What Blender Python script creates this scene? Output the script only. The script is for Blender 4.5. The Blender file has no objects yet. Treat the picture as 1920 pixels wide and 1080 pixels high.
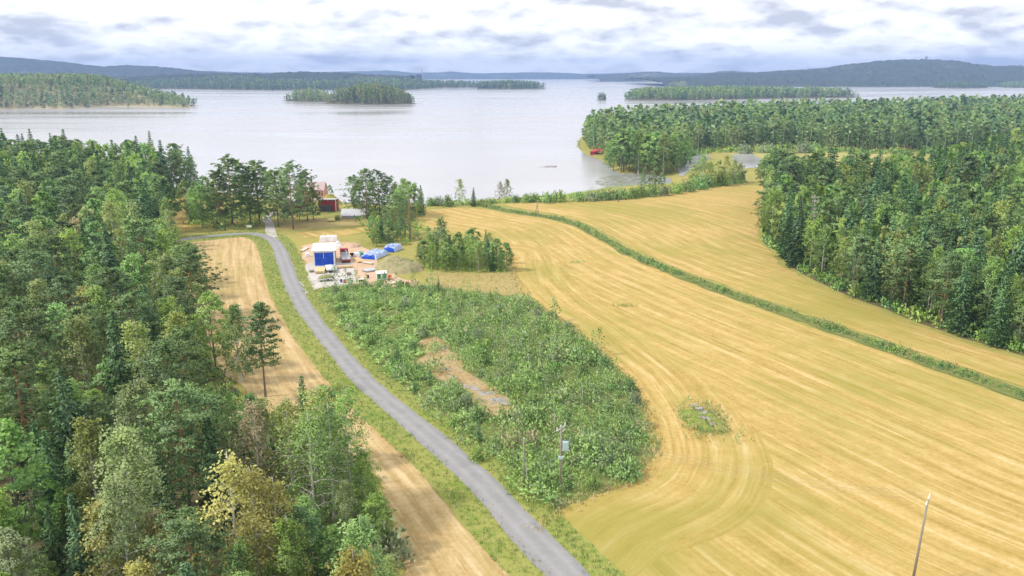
import bpy, bmesh, math, random
import numpy as np
from mathutils import Vector, noise as mnoise
from mathutils.geometry import delaunay_2d_cdt

R = math.radians
random.seed(7); rng = np.random.default_rng(7)
scene = bpy.context.scene
COL = scene.collection

# ------------------------------------------------------------------ camera
CAM_H, FPX, PITCH = 55.0, 1500.0, R(15.0)
cam_data = bpy.data.cameras.new('camera'); cam = bpy.data.objects.new('camera', cam_data); COL.objects.link(cam)
cam.location = (0, 0, CAM_H); cam.rotation_euler = (R(90) - PITCH, 0, 0)
cam_data.sensor_width = 36.0; cam_data.lens = 36.0 * FPX / 1920.0
cam_data.clip_start = 1.0; cam_data.clip_end = 60000.0
scene.camera = cam

# ------------------------------------------------------------------ sky, sun, exposure
SUN_AZ, SUN_EL = R(-102), R(47)          # azimuth measured from +Y (view direction) towards +X
world = bpy.data.worlds.new('World'); scene.world = world; world.use_nodes = True
wn, wl = world.node_tree.nodes, world.node_tree.links
wn.clear()
def W(t, **kw):
    n = wn.new(t)
    for k, v in kw.items(): setattr(n, k, v)
    return n
def wmath(op, a, b=None, clamp=False):
    n = W('ShaderNodeMath', operation=op, use_clamp=clamp)
    for i, q in enumerate((a, b)):
        if q is None: continue
        if isinstance(q, (int, float)): n.inputs[i].default_value = q
        else: wl.new(q, n.inputs[i])
    return n.outputs[0]
sky = W('ShaderNodeTexSky', sky_type='NISHITA', sun_disc=False)
sky.sun_elevation = SUN_EL; sky.sun_rotation = SUN_AZ; sky.altitude = 100; sky.dust_density = 1.5
bg_sky = W('ShaderNodeBackground'); bg_sky.inputs[1].default_value = 0.15
wl.new(sky.outputs[0], bg_sky.inputs[0])
tc = W('ShaderNodeTexCoord'); sep = W('ShaderNodeSeparateXYZ'); wl.new(tc.outputs['Generated'], sep.inputs[0])
den = wmath('ADD', wmath('MAXIMUM', sep.outputs[2], 0.0), 0.30)
cu = wmath('DIVIDE', sep.outputs[0], den); cv = wmath('DIVIDE', sep.outputs[1], den)
def cloud(dv, scale, detail, rough, dist, off):
    cmb = W('ShaderNodeCombineXYZ'); wl.new(cu, cmb.inputs[0]); wl.new(wmath('ADD', cv, dv), cmb.inputs[1]); cmb.inputs[2].default_value = off
    nz = W('ShaderNodeTexNoise'); wl.new(cmb.outputs[0], nz.inputs['Vector'])
    nz.inputs['Scale'].default_value = scale; nz.inputs['Detail'].default_value = detail
    nz.inputs['Roughness'].default_value = rough; nz.inputs['Distortion'].default_value = dist
    return nz.outputs['Fac']
c0 = cloud(0.0, 3.4, 8, 0.52, 0.1, 5.2)
c1 = cloud(0.085, 3.4, 8, 0.52, 0.1, 5.2)
# cloud shading: what is denser further out is seen as a bright top, what is denser nearer as a grey base
shade = wmath('ADD', wmath('MULTIPLY', wmath('SUBTRACT', c1, c0), 3.0), wmath('MULTIPLY', wmath('SUBTRACT', 0.56, c0), 2.2))
shade = wmath('ADD', shade, 0.60, clamp=True)
ramp = W('ShaderNodeValToRGB'); wl.new(shade, ramp.inputs[0])
e = ramp.color_ramp.elements
e[0].position = 0.10; e[0].color = (0.50, 0.515, 0.565, 1)
e[1].position = 0.95; e[1].color = (1.08, 1.07, 1.05, 1)
m = e.new(0.50); m.color = (0.80, 0.805, 0.825, 1)
bg_cl = W('ShaderNodeBackground'); wl.new(ramp.outputs[0], bg_cl.inputs[0]); bg_cl.inputs[1].default_value = 1.0
cover = W('ShaderNodeMapRange'); wl.new(c0, cover.inputs[0])
cover.inputs[1].default_value = 0.24; cover.inputs[2].default_value = 0.40
mixw = W('ShaderNodeMixShader'); wl.new(cover.outputs[0], mixw.inputs[0])
wl.new(bg_sky.outputs[0], mixw.inputs[1]); wl.new(bg_cl.outputs[0], mixw.inputs[2])
wo = W('ShaderNodeOutputWorld'); wl.new(mixw.outputs[0], wo.inputs[0])

sun_d = bpy.data.lights.new('sun', 'SUN'); sun = bpy.data.objects.new('sun', sun_d); COL.objects.link(sun)
sun_d.energy = 2.6; sun_d.angle = R(6); sun_d.color = (1.0, 0.93, 0.80)
sdir = Vector((math.sin(SUN_AZ) * math.cos(SUN_EL), math.cos(SUN_AZ) * math.cos(SUN_EL), math.sin(SUN_EL)))
sun.rotation_euler = (-sdir).to_track_quat('-Z', 'Y').to_euler()
sun.location = (0, 0, 400)

vs = scene.view_settings
vs.view_transform = 'Standard'; vs.look = 'None'; vs.gamma = 1.0; vs.use_curve_mapping = False
vs.exposure = 0.55
scene.cycles.use_denoising = True
scene.cycles.max_bounces = 6; scene.cycles.diffuse_bounces = 3; scene.cycles.transmission_bounces = 3
scene.cycles.volume_bounces = 0; scene.cycles.caustics_reflective = False; scene.cycles.caustics_refractive = False

# ------------------------------------------------------------------ helpers: geometry of the place
CP, SP = math.cos(PITCH), math.sin(PITCH)
LAKE_Z = -5.0
def P(px, py, z=0.0):
    """point of the photograph (1920 x 1080) -> place on the level z"""
    u, v = (px - 960) / FPX, (540 - py) / FPX
    dx, dy, dz = u, CP + v * SP, -SP + v * CP
    t = (z - CAM_H) / dz
    return (dx * t, dy * t)
def PP(pts, z=0.0): return [P(a, b, z) for a, b in pts]
def height_at(x, y, py):
    q = (540 - py) / FPX
    return CAM_H + y * (q * CP - SP) / (CP + q * SP)
def project(x, y, z):
    w = z - CAM_H
    zc = y * CP - w * SP
    return 960 + FPX * x / zc, 540 - FPX * (y * SP + w * CP) / zc, zc

def inside(poly, X, Y):
    poly = np.asarray(poly); r = np.zeros(np.shape(X), bool)
    for (x1, y1), (x2, y2) in zip(poly, np.roll(poly, -1, 0)):
        c = (y1 > Y) != (y2 > Y)
        with np.errstate(divide='ignore', invalid='ignore'):
            r ^= c & (X < (x2 - x1) * (Y - y1) / (y2 - y1 + 1e-12) + x1)
    return r
def polydist(line, X, Y, closed=False):
    """distance to a polyline and arc length of the nearest point"""
    line = np.asarray(line, float)
    if closed: line = np.vstack([line, line[:1]])
    best = np.full(np.shape(X), 1e9); arc = np.zeros(np.shape(X)); acc = 0.0
    for a, b in zip(line[:-1], line[1:]):
        d = b - a; L = math.hypot(*d) + 1e-9
        t = np.clip(((X - a[0]) * d[0] + (Y - a[1]) * d[1]) / (L * L), 0, 1)
        dd = np.hypot(X - a[0] - t * d[0], Y - a[1] - t * d[1])
        k = dd < best
        best = np.where(k, dd, best); arc = np.where(k, acc + t * L, arc); acc += L
    return best, arc
def smooth_line(pts, step=3.0):
    pts = np.asarray(pts, float); out = []
    ext = np.vstack([2 * pts[0] - pts[1], pts, 2 * pts[-1] - pts[-2]])
    for i in range(1, len(ext) - 2):
        p0, p1, p2, p3 = ext[i - 1:i + 3]
        n = max(2, int(np.hypot(*(p2 - p1)) / step))
        for t in np.linspace(0, 1, n, endpoint=False):
            out.append(0.5 * ((2 * p1) + (-p0 + p2) * t + (2 * p0 - 5 * p1 + 4 * p2 - p3) * t * t + (-p0 + 3 * p1 - 3 * p2 + p3) * t ** 3))
    out.append(pts[-1]); return np.array(out)

# shore of the mainland, lake level
SHORE = [(-900, 500), (-420, 462), (-290, 455), (-215, 440), (-160, 418), (-120, 402)] + \
    PP([(640, 376), (720, 381), (800, 383), (900, 382), (950, 378), (1010, 374), (1070, 369), (1130, 361), (1185, 357), (1240, 353), (1258, 345),
        (1255, 335), (1235, 330), (1195, 326), (1160, 326), (1140, 318), (1126, 306), (1112, 298), (1096, 293), (1084, 284), (1077, 272), (1080, 258),
        (1110, 243), (1180, 236), (1290, 228), (1450, 217), (1700, 210), (1920, 200)], LAKE_Z) + [(1500, 1600), (2200, 1500)]
MAIN = SHORE + [(2200, -300), (-900, -300)]
def gz(X, Y):
    X = np.asarray(X, float); Y = np.asarray(Y, float)
    d, _ = polydist(SHORE, X, Y); d = np.where(inside(MAIN, X, Y), d, -d)
    t = np.clip((d + 6) / np.where(Y < 405, 46, 26), 0, 1); t = t * t * (3 - 2 * t)
    und = 0.55 * np.sin(X / 41 + 1.1) * np.sin(Y / 53 + 0.4) + 0.35 * np.sin(X / 67 + Y / 49)
    low = np.clip((Y - 430) / 120, 0, 1) * 3.0                      # the marshy ground round the bay lies low
    return -5.9 + t * (5.9 + und - low)
def gz1(x, y): return float(gz(np.array([x]), np.array([y]))[0])

# ------------------------------------------------------------------ helpers: objects
def tag(o, label=None, cat=None, group=None, kind=None):
    if label: o['label'] = label
    if cat: o['category'] = cat
    if group: o['group'] = group
    if kind: o['kind'] = kind
    return o
def link(name, data, parent=None, loc=(0, 0, 0), rz=0.0):
    o = bpy.data.objects.new(name, data); COL.objects.link(o)
    o.location = loc; o.rotation_euler = (0, 0, rz)
    if parent is not None: o.parent = parent
    return o
def empty(name, loc, rz=0.0):
    o = link(name, None, None, loc, rz); o.empty_display_size = 0.3; return o
def np_mesh(name, V, faces, mats, mat_idx=None, smooth=False, attrs=None, normals=None):
    """V (n,3); faces: list of (m,k) index arrays"""
    me = bpy.data.meshes.new(name)
    V = np.asarray(V, np.float32)
    faces = [np.asarray(f, np.int32) for f in faces if len(f)]
    me.vertices.add(len(V)); me.vertices.foreach_set('co', V.ravel())
    idx = np.concatenate([f.ravel() for f in faces]); tot = np.concatenate([np.full(len(f), f.shape[1], np.int32) for f in faces])
    start = np.concatenate([[0], np.cumsum(tot)[:-1]]).astype(np.int32)
    me.loops.add(len(idx)); me.loops.foreach_set('vertex_index', idx)
    me.polygons.add(len(tot)); me.polygons.foreach_set('loop_start', start)
    for m_ in mats: me.materials.append(m_)
    if mat_idx is not None: me.polygons.foreach_set('material_index', np.asarray(mat_idx, np.int32))
    me.polygons.foreach_set('use_smooth', np.full(len(tot), smooth, bool))
    for nm, (dom, arr) in (attrs or {}).items():
        a = me.attributes.new(nm, 'FLOAT', dom); a.data.foreach_set('value', np.asarray(arr, np.float32))
    me.update(calc_edges=True)
    if normals is None: me.validate()
    else:
        me.polygons.foreach_set('use_smooth', np.full(len(tot), True)); me.normals_split_custom_set_from_vertices(np.asarray(normals, np.float32))
    return me
class MB:
    """collects boxes and tubes into one mesh"""
    def __init__(s): s.v = []; s.f = []
    def add(s, V, F):
        o = len(s.v); s.v += [tuple(p) for p in V]; s.f += [tuple(i + o for i in q) for q in F]; return s
    def box(s, c, d, rz=0.0, rx=0.0, ry=0.0):
        from mathutils import Euler
        M = Euler((rx, ry, rz)).to_matrix(); h = [k / 2 for k in d]
        V = [M @ Vector((sx * h[0], sy * h[1], sz * h[2])) + Vector(c) for sz in (-1, 1) for sy in (-1, 1) for sx in (-1, 1)]
        return s.add(V, [(0, 2, 3, 1), (4, 5, 7, 6), (0, 1, 5, 4), (2, 6, 7, 3), (0, 4, 6, 2), (1, 3, 7, 5)])
    def tube(s, pts, rad, n=8, cap=True):
        V, F = tube(pts, rad, n); F = [tuple(q) for q in F]
        k = len(pts)
        if cap: F += [tuple(range(n))[::-1], tuple((k - 1) * n + i for i in range(n))]
        return s.add(V, F)
    def prism(s, prof, y0, y1):
        """profile in x,z extruded along y"""
        n = len(prof); V = [(x, y0, z) for x, z in prof] + [(x, y1, z) for x, z in prof]
        F = [tuple(range(n)), tuple(range(2 * n - 1, n - 1, -1))] + [(i, i + n, (i + 1) % n + n, (i + 1) % n) for i in range(n)]
        return s.add(V, F)
    def build(s, name, mat, parent=None, loc=(0, 0, 0), rz=0.0, smooth=False, bevel=0.0):
        me = bpy.data.meshes.new(name); me.from_pydata(s.v, [], s.f); me.materials.append(mat)
        bm = bmesh.new(); bm.from_mesh(me); bmesh.ops.recalc_face_normals(bm, faces=bm.faces)
        if bevel: bmesh.ops.bevel(bm, geom=bm.edges[:], offset=bevel, segments=1, affect='EDGES')
        bm.to_mesh(me); bm.free()
        if smooth: me.polygons.foreach_set('use_smooth', [True] * len(me.polygons))
        return link(name, me, parent, loc, rz)
def tube(pts, rad, n=8):
    pts = np.asarray(pts, float); V = []; k = len(pts)
    for i in range(k):
        d = pts[min(i + 1, k - 1)] - pts[max(i - 1, 0)]; d = d / (np.linalg.norm(d) + 1e-9)
        a = np.cross(d, (1, 0, 0) if abs(d[0]) < 0.8 else (0, 1, 0)); a /= np.linalg.norm(a); b = np.cross(d, a)
        for j in range(n):
            t = 2 * math.pi * j / n
            V.append(pts[i] + rad[i] * (math.cos(t) * a + math.sin(t) * b))
    F = [(i * n + j, i * n + (j + 1) % n, (i + 1) * n + (j + 1) % n, (i + 1) * n + j) for i in range(k - 1) for j in range(n)]
    return np.array(V), np.array(F, np.int32)

# ------------------------------------------------------------------ helpers: materials
class NT:
    def __init__(s, name):
        s.m = bpy.data.materials.new(name); s.m.use_nodes = True; s.t = s.m.node_tree; s.n = s.t.nodes; s.l = s.t.links
        s.n.clear(); s.out = s.n.new('ShaderNodeOutputMaterial')
    def node(s, t, ins=None, **kw):
        n = s.n.new(t)
        for k, v in kw.items(): setattr(n, k, v)
        for k, v in (ins or {}).items(): s.set(n.inputs[k], v)
        return n
    def set(s, sock, v):
        if isinstance(v, bpy.types.NodeSocket): s.l.new(v, sock)
        else: sock.default_value = v
    def math(s, op, a, b=0.0, clamp=False):
        n = s.n.new('ShaderNodeMath'); n.operation = op; n.use_clamp = clamp; s.set(n.inputs[0], a); s.set(n.inputs[1], b); return n.outputs[0]
    def attr(s, name): return s.node('ShaderNodeAttribute', attribute_name=name).outputs['Fac']
    def pos(s): return s.node('ShaderNodeNewGeometry').outputs['Position']
    def obj(s): return s.node('ShaderNodeTexCoord').outputs['Object']
    def noise(s, vec, scale, detail=3, rough=0.55, dist=0.0):
        return s.node('ShaderNodeTexNoise', {'Vector': vec, 'Scale': scale, 'Detail': detail, 'Roughness': rough, 'Distortion': dist}).outputs['Fac']
    def ramp(s, fac, stops):
        n = s.node('ShaderNodeValToRGB', {'Fac': fac}); el = n.color_ramp.elements
        while len(el) < len(stops): el.new(0.5)
        for q, (p, c) in zip(el, stops): q.position = p; q.color = (*c, 1)
        return n.outputs[0]
    def mix(s, fac, a, b, mode='MIX'):
        n = s.node('ShaderNodeMix', data_type='RGBA', blend_type=mode)
        s.set(n.inputs[0], fac)
        for i, v in ((6, a), (7, b)):
            s.set(n.inputs[i], (*v, 1) if isinstance(v, tuple) and len(v) == 3 else v)
        return n.outputs[2]
    def mrange(s, v, a, b, c=0.0, d=1.0):
        return s.node('ShaderNodeMapRange', {0: v, 1: a, 2: b, 3: c, 4: d}).outputs[0]
    def bump(s, h, strength, dist):
        return s.node('ShaderNodeBump', {'Height': h, 'Strength': strength, 'Distance': dist}).outputs[0]
    def xyz(s, x, y, z=0.0): return s.node('ShaderNodeCombineXYZ', {0: x, 1: y, 2: z}).outputs[0]
    def bsdf(s, color, rough=0.9, normal=None, metal=0.0, spec=0.3):
        b = s.node('ShaderNodeBsdfPrincipled'); s.set(b.inputs['Base Color'], (*color, 1) if isinstance(color, tuple) and len(color) == 3 else color)
        s.set(b.inputs['Roughness'], rough); b.inputs['Metallic'].default_value = metal; b.inputs['Specular IOR Level'].default_value = spec
        if normal is not None: s.l.new(normal, b.inputs['Normal'])
        s.l.new(b.outputs[0], s.out.inputs['Surface']); return s.m
LEAF_GAIN = 2.05
def paint(name, c, rough=0.6, var=0.18, scale=1.5, metal=0.0, spec=0.3):
    t = NT(name); n = t.noise(t.obj(), scale, 5, 0.65); n2 = t.noise(t.obj(), scale * 9, 3)
    f = t.math('ADD', t.math('MULTIPLY', n, 0.7), t.math('MULTIPLY', n2, 0.3))
    lo = tuple(k * (1 - var) for k in c); hi = tuple(min(1, k * (1 + var)) for k in c)
    return t.bsdf(t.ramp(f, [(0.3, lo), (0.7, hi)]), rough, t.bump(n2, 0.15, 0.02), metal, spec)
def leafmat(name, a, b, trans=0.35, hue=0.02):
    a, b = tuple(k * LEAF_GAIN for k in a), tuple(k * LEAF_GAIN for k in b)
    t = NT(name); r = t.attr('rnd'); oi = t.node('ShaderNodeObjectInfo').outputs['Random']
    c = t.mix(r, a, b)
    hs = t.node('ShaderNodeHueSaturation', {'Color': c, 'Hue': t.mrange(oi, 0, 1, 0.5 - hue, 0.5 + hue), 'Saturation': t.mrange(oi, 0, 1, 1.08, 0.85),
                'Value': t.mrange(t.math('FRACT', t.math('MULTIPLY', oi, 7.31)), 0, 1, 0.70, 1.30)}).outputs[0]
    d = t.node('ShaderNodeBsdfDiffuse', {'Color': hs}); tr = t.node('ShaderNodeBsdfTranslucent', {'Color': hs})
    gl = t.node('ShaderNodeBsdfGlossy', {'Color': (0.9, 0.95, 1, 1), 'Roughness': 0.5})
    mx = t.node('ShaderNodeMixShader', {0: trans, 1: d.outputs[0], 2: tr.outputs[0]})
    m2 = t.node('ShaderNodeMixShader', {0: 0.035, 1: mx.outputs[0], 2: gl.outputs[0]})
    t.l.new(m2.outputs[0], t.out.inputs['Surface']); return t.m

LM = {
    'pine': leafmat('pine_needles', (0.064, 0.112, 0.042), (0.125, 0.190, 0.062), 0.22, 0.012),
    'spruce': leafmat('spruce_needles', (0.038, 0.088, 0.034), (0.082, 0.155, 0.050), 0.18, 0.012),
    'birch': leafmat('birch_leaves', (0.098, 0.175, 0.040), (0.185, 0.270, 0.065), 0.38, 0.015),
    'olive': leafmat('olive_birch_leaves', (0.138, 0.185, 0.052), (0.220, 0.262, 0.078), 0.38, 0.015),
    'yellow': leafmat('yellowing_birch_leaves', (0.200, 0.200, 0.052), (0.285, 0.262, 0.072), 0.40, 0.012),
    'aspen': leafmat('aspen_leaves', (0.082, 0.165, 0.042), (0.150, 0.255, 0.062), 0.38, 0.015),
    'willow': leafmat('willow_leaves', (0.120, 0.165, 0.085), (0.190, 0.230, 0.115), 0.35, 0.015),
    'brownish': leafmat('thin_brownish_leaves', (0.22, 0.195, 0.105), (0.31, 0.275, 0.155), 0.35, 0.012),
    'scrub': leafmat('scrub_leaves', (0.085, 0.155, 0.040), (0.185, 0.272, 0.072), 0.35, 0.015),
    'fern': leafmat('fern_leaves', (0.105, 0.180, 0.042), (0.215, 0.300, 0.078), 0.35, 0.012),
    'grass': leafmat('grass_blades', (0.11, 0.165, 0.030), (0.22, 0.27, 0.065), 0.3, 0.012),
    'drygrass': leafmat('dry_grass_blades', (0.27, 0.23, 0.10), (0.42, 0.34, 0.16), 0.3, 0.012),
    'reed': leafmat('reed_leaves', (0.19, 0.26, 0.09), (0.29, 0.35, 0.13), 0.3, 0.012),
}
def barkmat(name, kind):
    t = NT(name); p = t.obj(); z = t.node('ShaderNodeSeparateXYZ', {0: p}).outputs[2]
    if kind == 'birch':
        n = t.noise(t.xyz(t.math('MULTIPLY', z, 0.0), 0.0, t.math('MULTIPLY', z, 3.0)), 1.3, 4); n2 = t.noise(p, 3.0, 4)
        c = t.ramp(t.math('ADD', t.math('MULTIPLY', n, 0.55), t.math('MULTIPLY', n2, 0.45)), [(0.36, (0.06, 0.055, 0.05)), (0.44, (0.55, 0.53, 0.50)), (0.7, (0.74, 0.72, 0.70))])
    elif kind == 'pine':
        n = t.noise(p, 2.2, 5)
        lo = t.ramp(n, [(0.3, (0.10, 0.075, 0.06)), (0.7, (0.22, 0.17, 0.14))]); hi = t.ramp(n, [(0.3, (0.26, 0.12, 0.06)), (0.7, (0.46, 0.24, 0.12))])
        c = t.mix(t.mrange(z, 4.0, 9.0), lo, hi)
    else:
        n = t.noise(p, 2.5, 5); c = t.ramp(n, [(0.3, (0.09, 0.08, 0.07)), (0.7, (0.22, 0.20, 0.18))])
    return t.bsdf(c, 0.95, t.bump(n, 0.4, 0.03))
BK = {'birch': barkmat('birch_bark', 'birch'), 'pine': barkmat('pine_bark', 'pine'), 'grey': barkmat('grey_bark', 'grey'),
      'dead': paint('bleached_dead_wood', (0.50, 0.46, 0.42), 0.95, 0.25, 2.0)}

# ------------------------------------------------------------------ helpers: plants
def unit(v): return v / (np.linalg.norm(v, axis=-1, keepdims=True) + 1e-9)
def puff(V, F, r, zc=None, zs=0.7, up=0.40, jit=0.30, nv0=0):
    """leaf faces turned outwards from the plant's middle and shaded as a soft clump -> faces, vertex normals"""
    k = F.shape[1]; C = V[F].mean(1); zc = C[:, 2].min() * 0.45 + C[:, 2].max() * 0.55 if zc is None else zc
    out = unit(C * [1, 1, 0] + np.column_stack([0 * C[:, 0], 0 * C[:, 0], (C[:, 2] - zc) * zs])) + [0, 0, up] + r.normal(size=C.shape) * jit; out = unit(out)
    g = np.cross(V[F[:, 1]] - V[F[:, 0]], V[F[:, 2]] - V[F[:, 0]]); fl = (g * out).sum(1) < 0; F = F.copy(); F[fl] = F[fl][:, ::-1]
    N = np.zeros_like(V); N[F.ravel()] = np.repeat(out, k, 0); return F, N
def leaves(C, A, l, w, r):
    """rhombic leaf sprays: centres C, long axes A, lengths l, widths w -> verts, quads"""
    n = len(C); A = unit(A); B = unit(np.cross(A, r.normal(size=(n, 3))))
    l = np.broadcast_to(l, n)[:, None]; w = np.broadcast_to(w, n)[:, None]
    V = np.stack([C - A * l / 2, C + B * w / 2, C + A * l / 2, C - B * w / 2], 1).reshape(-1, 3)
    return V, np.arange(4 * n, dtype=np.int32).reshape(n, 4)
def crown_birch(H, r, dens=1.0, ls=1.0, base=0.28, wid=0.17, droop=1.0, sparse=False):
    C, A, Q, limbs = [], [], [], []
    nb = int(34 * (0.6 if dens < 0.5 else 1)); ga = r.uniform(0, 6)
    for i in range(nb):
        t = base + (0.97 - base) * (i + r.uniform(0, 1)) / nb
        s = (t - base) / (1 - base); L = H * wid * (1.15 * (1 - s) ** 0.55 * min(1, 0.45 + 1.6 * s) + 0.10) * r.uniform(0.75, 1.2)
        az = ga + i * 2.4 + r.normal() * 0.3; el = R(25 + 40 * s)
        d = np.array([math.cos(az) * math.cos(el), math.sin(az) * math.cos(el), math.sin(el)])
        b = np.array([0, 0, t * H * 0.96])
        f = lambda q: b + d * L * q + np.array([0, 0, -0.42 * L * droop * q * q])
        limbs.append([f(q) for q in (0, 0.35, 0.7, 1.0)])
        k = max(3, int(15 * dens)); tone = r.uniform(0, 0.75)
        for j in range(k):
            q = r.uniform(0.25, 1.05); st = f(q) + r.normal(size=3) * 0.13 * L
            n = max(2, int((5 if sparse else 9) * dens ** 0.5)); ln = r.uniform(0.6, 1.7) * droop + 0.3
            dr = unit(np.array([d[0] * 0.5, d[1] * 0.5, -0.9 * droop + 0.15]) + r.normal(size=3) * 0.35)
            u = r.uniform(0, 1, n)[:, None]
            C.append(st + dr * ln * u + r.normal(size=(n, 3)) * 0.16); A.append(dr + r.normal(size=(n, 3)) * 0.7)
            Q.append(np.clip(tone + r.uniform(0, 0.22, n), 0, 1))
    C, A, Q = np.vstack(C), np.vstack(A), np.concatenate(Q); n = len(C)
    V, F = leaves(C, A, r.uniform(0.28, 0.5, n) * ls, r.uniform(0.16, 0.30, n) * ls, r); return V, F, Q, limbs
def crown_round(H, r, dens=1.0, ls=1.0, base=0.2, wid=0.22):
    C, A, Q, limbs = [], [], [], []
    nb = max(10, int(95 * dens ** 0.6))
    for i in range(nb):
        s = r.uniform(0, 1) ** 0.85; t = base + (1 - base) * s
        Rr = H * wid * (math.sin(math.pi * min(1, 0.18 + 0.80 * s)) ** 0.7)
        az = r.uniform(0, 6.283); rad = Rr * math.sqrt(r.uniform(0.25, 1.05))
        c = np.array([math.cos(az) * rad, math.sin(az) * rad, t * H - 0.25 * H * wid * (rad / (Rr + .01)) ** 2])
        if i % 8 == 0: limbs.append([np.array([0, 0, max(0.15 * H, c[2] - rad * 1.3 - 1)]), c * [0.55, 0.55, 1] + [0, 0, -0.8], c])
        n = max(4, int(42 * dens ** 0.5)); sz = r.uniform(0.55, 1.05) * H / 18
        off = unit(r.normal(size=(n, 3))) * (sz * r.uniform(0.5, 1.05, n)[:, None]) * [1, 1, 0.75]
        C.append(c + off); A.append(np.cross(off, r.normal(size=(n, 3))) + r.normal(size=(n, 3)) * 0.2)
        Q.append(np.clip(r.uniform(0, 0.7) + r.uniform(0, 0.25, n), 0, 1))
    C, A, Q = np.vstack(C), np.vstack(A), np.concatenate(Q); n = len(C)
    V, F = leaves(C, A, r.uniform(0.30, 0.52, n) * ls, r.uniform(0.22, 0.38, n) * ls, r); return V, F, Q, limbs
def crown_pine(H, r, dens=1.0, ls=1.0, base=0.45, wid=0.155):
    C, A, Q, limbs = [], [], [], []
    nb = int(40 * (0.6 if dens < 0.5 else 1))
    for i in range(nb):
        s = (i + r.uniform(0, 1)) / nb; t = base + (0.985 - base) * s
        L = H * wid * (math.sin(math.pi * min(1.0, 0.30 + 0.66 * s)) ** 0.8 + 0.08) * r.uniform(0.65, 1.25)
        az = i * 2.4 + r.normal() * 0.4; el = R(-8 + 48 * s)
        d = np.array([math.cos(az) * math.cos(el), math.sin(az) * math.cos(el), math.sin(el)]); b = np.array([0, 0, t * H * 0.97])
        limbs.append([b, b + d * L * 0.5 + [0, 0, -0.04 * L], b + d * L + [0, 0, 0.08 * L]])
        k = max(2, int(11 * dens ** 0.6)); tone = r.uniform(0, 0.7)
        for j in range(k):
            q = r.uniform(0.35, 1.02); c = b + d * L * q + r.normal(size=3) * [0.20 * L, 0.20 * L, 0.06 * L]
            n = max(3, int(20 * dens ** 0.5)); dr = unit(r.normal(size=(n, 3)) + [0, 0, 0.55] + d * 0.5); sz = r.uniform(0.35, 0.75)
            C.append(c + dr * sz * r.uniform(0.3, 1, n)[:, None] * [1.15, 1.15, 0.55]); A.append(dr)
            Q.append(np.clip(tone + r.uniform(0, 0.26, n), 0, 1))
    C, A, Q = np.vstack(C), np.vstack(A), np.concatenate(Q); n = len(C)
    V, F = leaves(C, A, r.uniform(0.36, 0.6, n) * ls, r.uniform(0.12, 0.22, n) * ls, r); return V, F, Q, limbs
def crown_spruce(H, r, dens=1.0, ls=1.0, base=0.06, wid=0.165):
    C, A, Q = [], [], []
    z = base * H; wh = 0
    step = 0.46 / max(0.35, dens ** 0.5)
    while z < H * 0.985:
        s = (z / H - base) / (1 - base); L = H * wid * (1 - s) ** 0.85 * min(1, 0.6 + 2.5 * s) + 0.12
        nbr = max(3, int((7 if s < 0.7 else 5) * (1 if dens > 0.4 else 0.7)))
        for j in range(nbr):
            Lj = L * r.uniform(0.7, 1.15); az = wh * 1.1 + j * 6.283 / nbr + r.normal() * 0.2; tone = r.uniform(0, 0.7)
            d = np.array([math.cos(az), math.sin(az), 0]); sd = np.array([-math.sin(az), math.cos(az), 0])
            n = max(3, int((4 + 7 * Lj) * dens ** 0.6)); q = r.uniform(0.12, 1.0, n)[:, None]
            sag = -0.42 * Lj * q + 0.20 * Lj * q ** 3
            off = r.normal(size=(n, 1)) * (0.16 * Lj * (1.1 - q))
            C.append(np.array([0, 0, z]) + d * Lj * q + sd * off + np.concatenate([np.zeros((n, 2)), sag - np.abs(off) * 0.3 + r.normal(size=(n, 1)) * 0.06], 1))
            A.append(d * 0.7 + sd * np.sign(off) * 0.5 + np.array([0, 0, -0.5]) + r.normal(size=(n, 3)) * 0.25)
            Q.append(np.clip(tone + r.uniform(0, 0.26, n) + 0.15 * (q[:, 0] > 0.8), 0, 1))
        z += step * r.uniform(0.8, 1.2); wh += 1
    C, A, Q = np.vstack(C), np.vstack(A), np.concatenate(Q); n = len(C)
    V, F = leaves(C, A, r.uniform(0.4, 0.65, n) * ls, r.uniform(0.18, 0.32, n) * ls, r); return V, F, Q, []
def trunk_geo(H, r0, r, limbs, lean=0.02, sides=7, top=0.97):
    k = 9; z = np.linspace(0, H * top, k); bend = np.cumsum(r.normal(size=(k, 2)) * lean * H / k, 0); bend -= bend[0]
    pts = np.column_stack([bend * np.linspace(0, 1, k)[:, None], z]); rad = r0 * (1 - z / (H * 1.02)) ** 0.8 + 0.02; rad[0] *= 1.25
    V, F = tube(pts, rad, sides); Vs, Fs, o = [V], [F], len(V)
    for lb in limbs:
        q = len(lb); s0 = max(0.02, 0.4 * r0 * (1 - lb[0][2] / (H * 1.05)) + 0.012)
        v, f = tube(np.array(lb), np.linspace(s0, 0.012, q), 4); Vs.append(v); Fs.append(f + o); o += len(v)
    return np.vstack(Vs), np.vstack(Fs)
KINDS = {  # kind: crown function, bark, trunk radius / height, arguments, unit height
    'pine': (crown_pine, 'pine', 0.0095, {}, 21.0), 'spruce': (crown_spruce, 'grey', 0.009, {}, 20.0),
    'birch': (crown_birch, 'birch', 0.0085, {}, 20.0), 'aspen': (crown_round, 'grey', 0.009, {}, 17.0),
}
PROTO = {}
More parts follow.
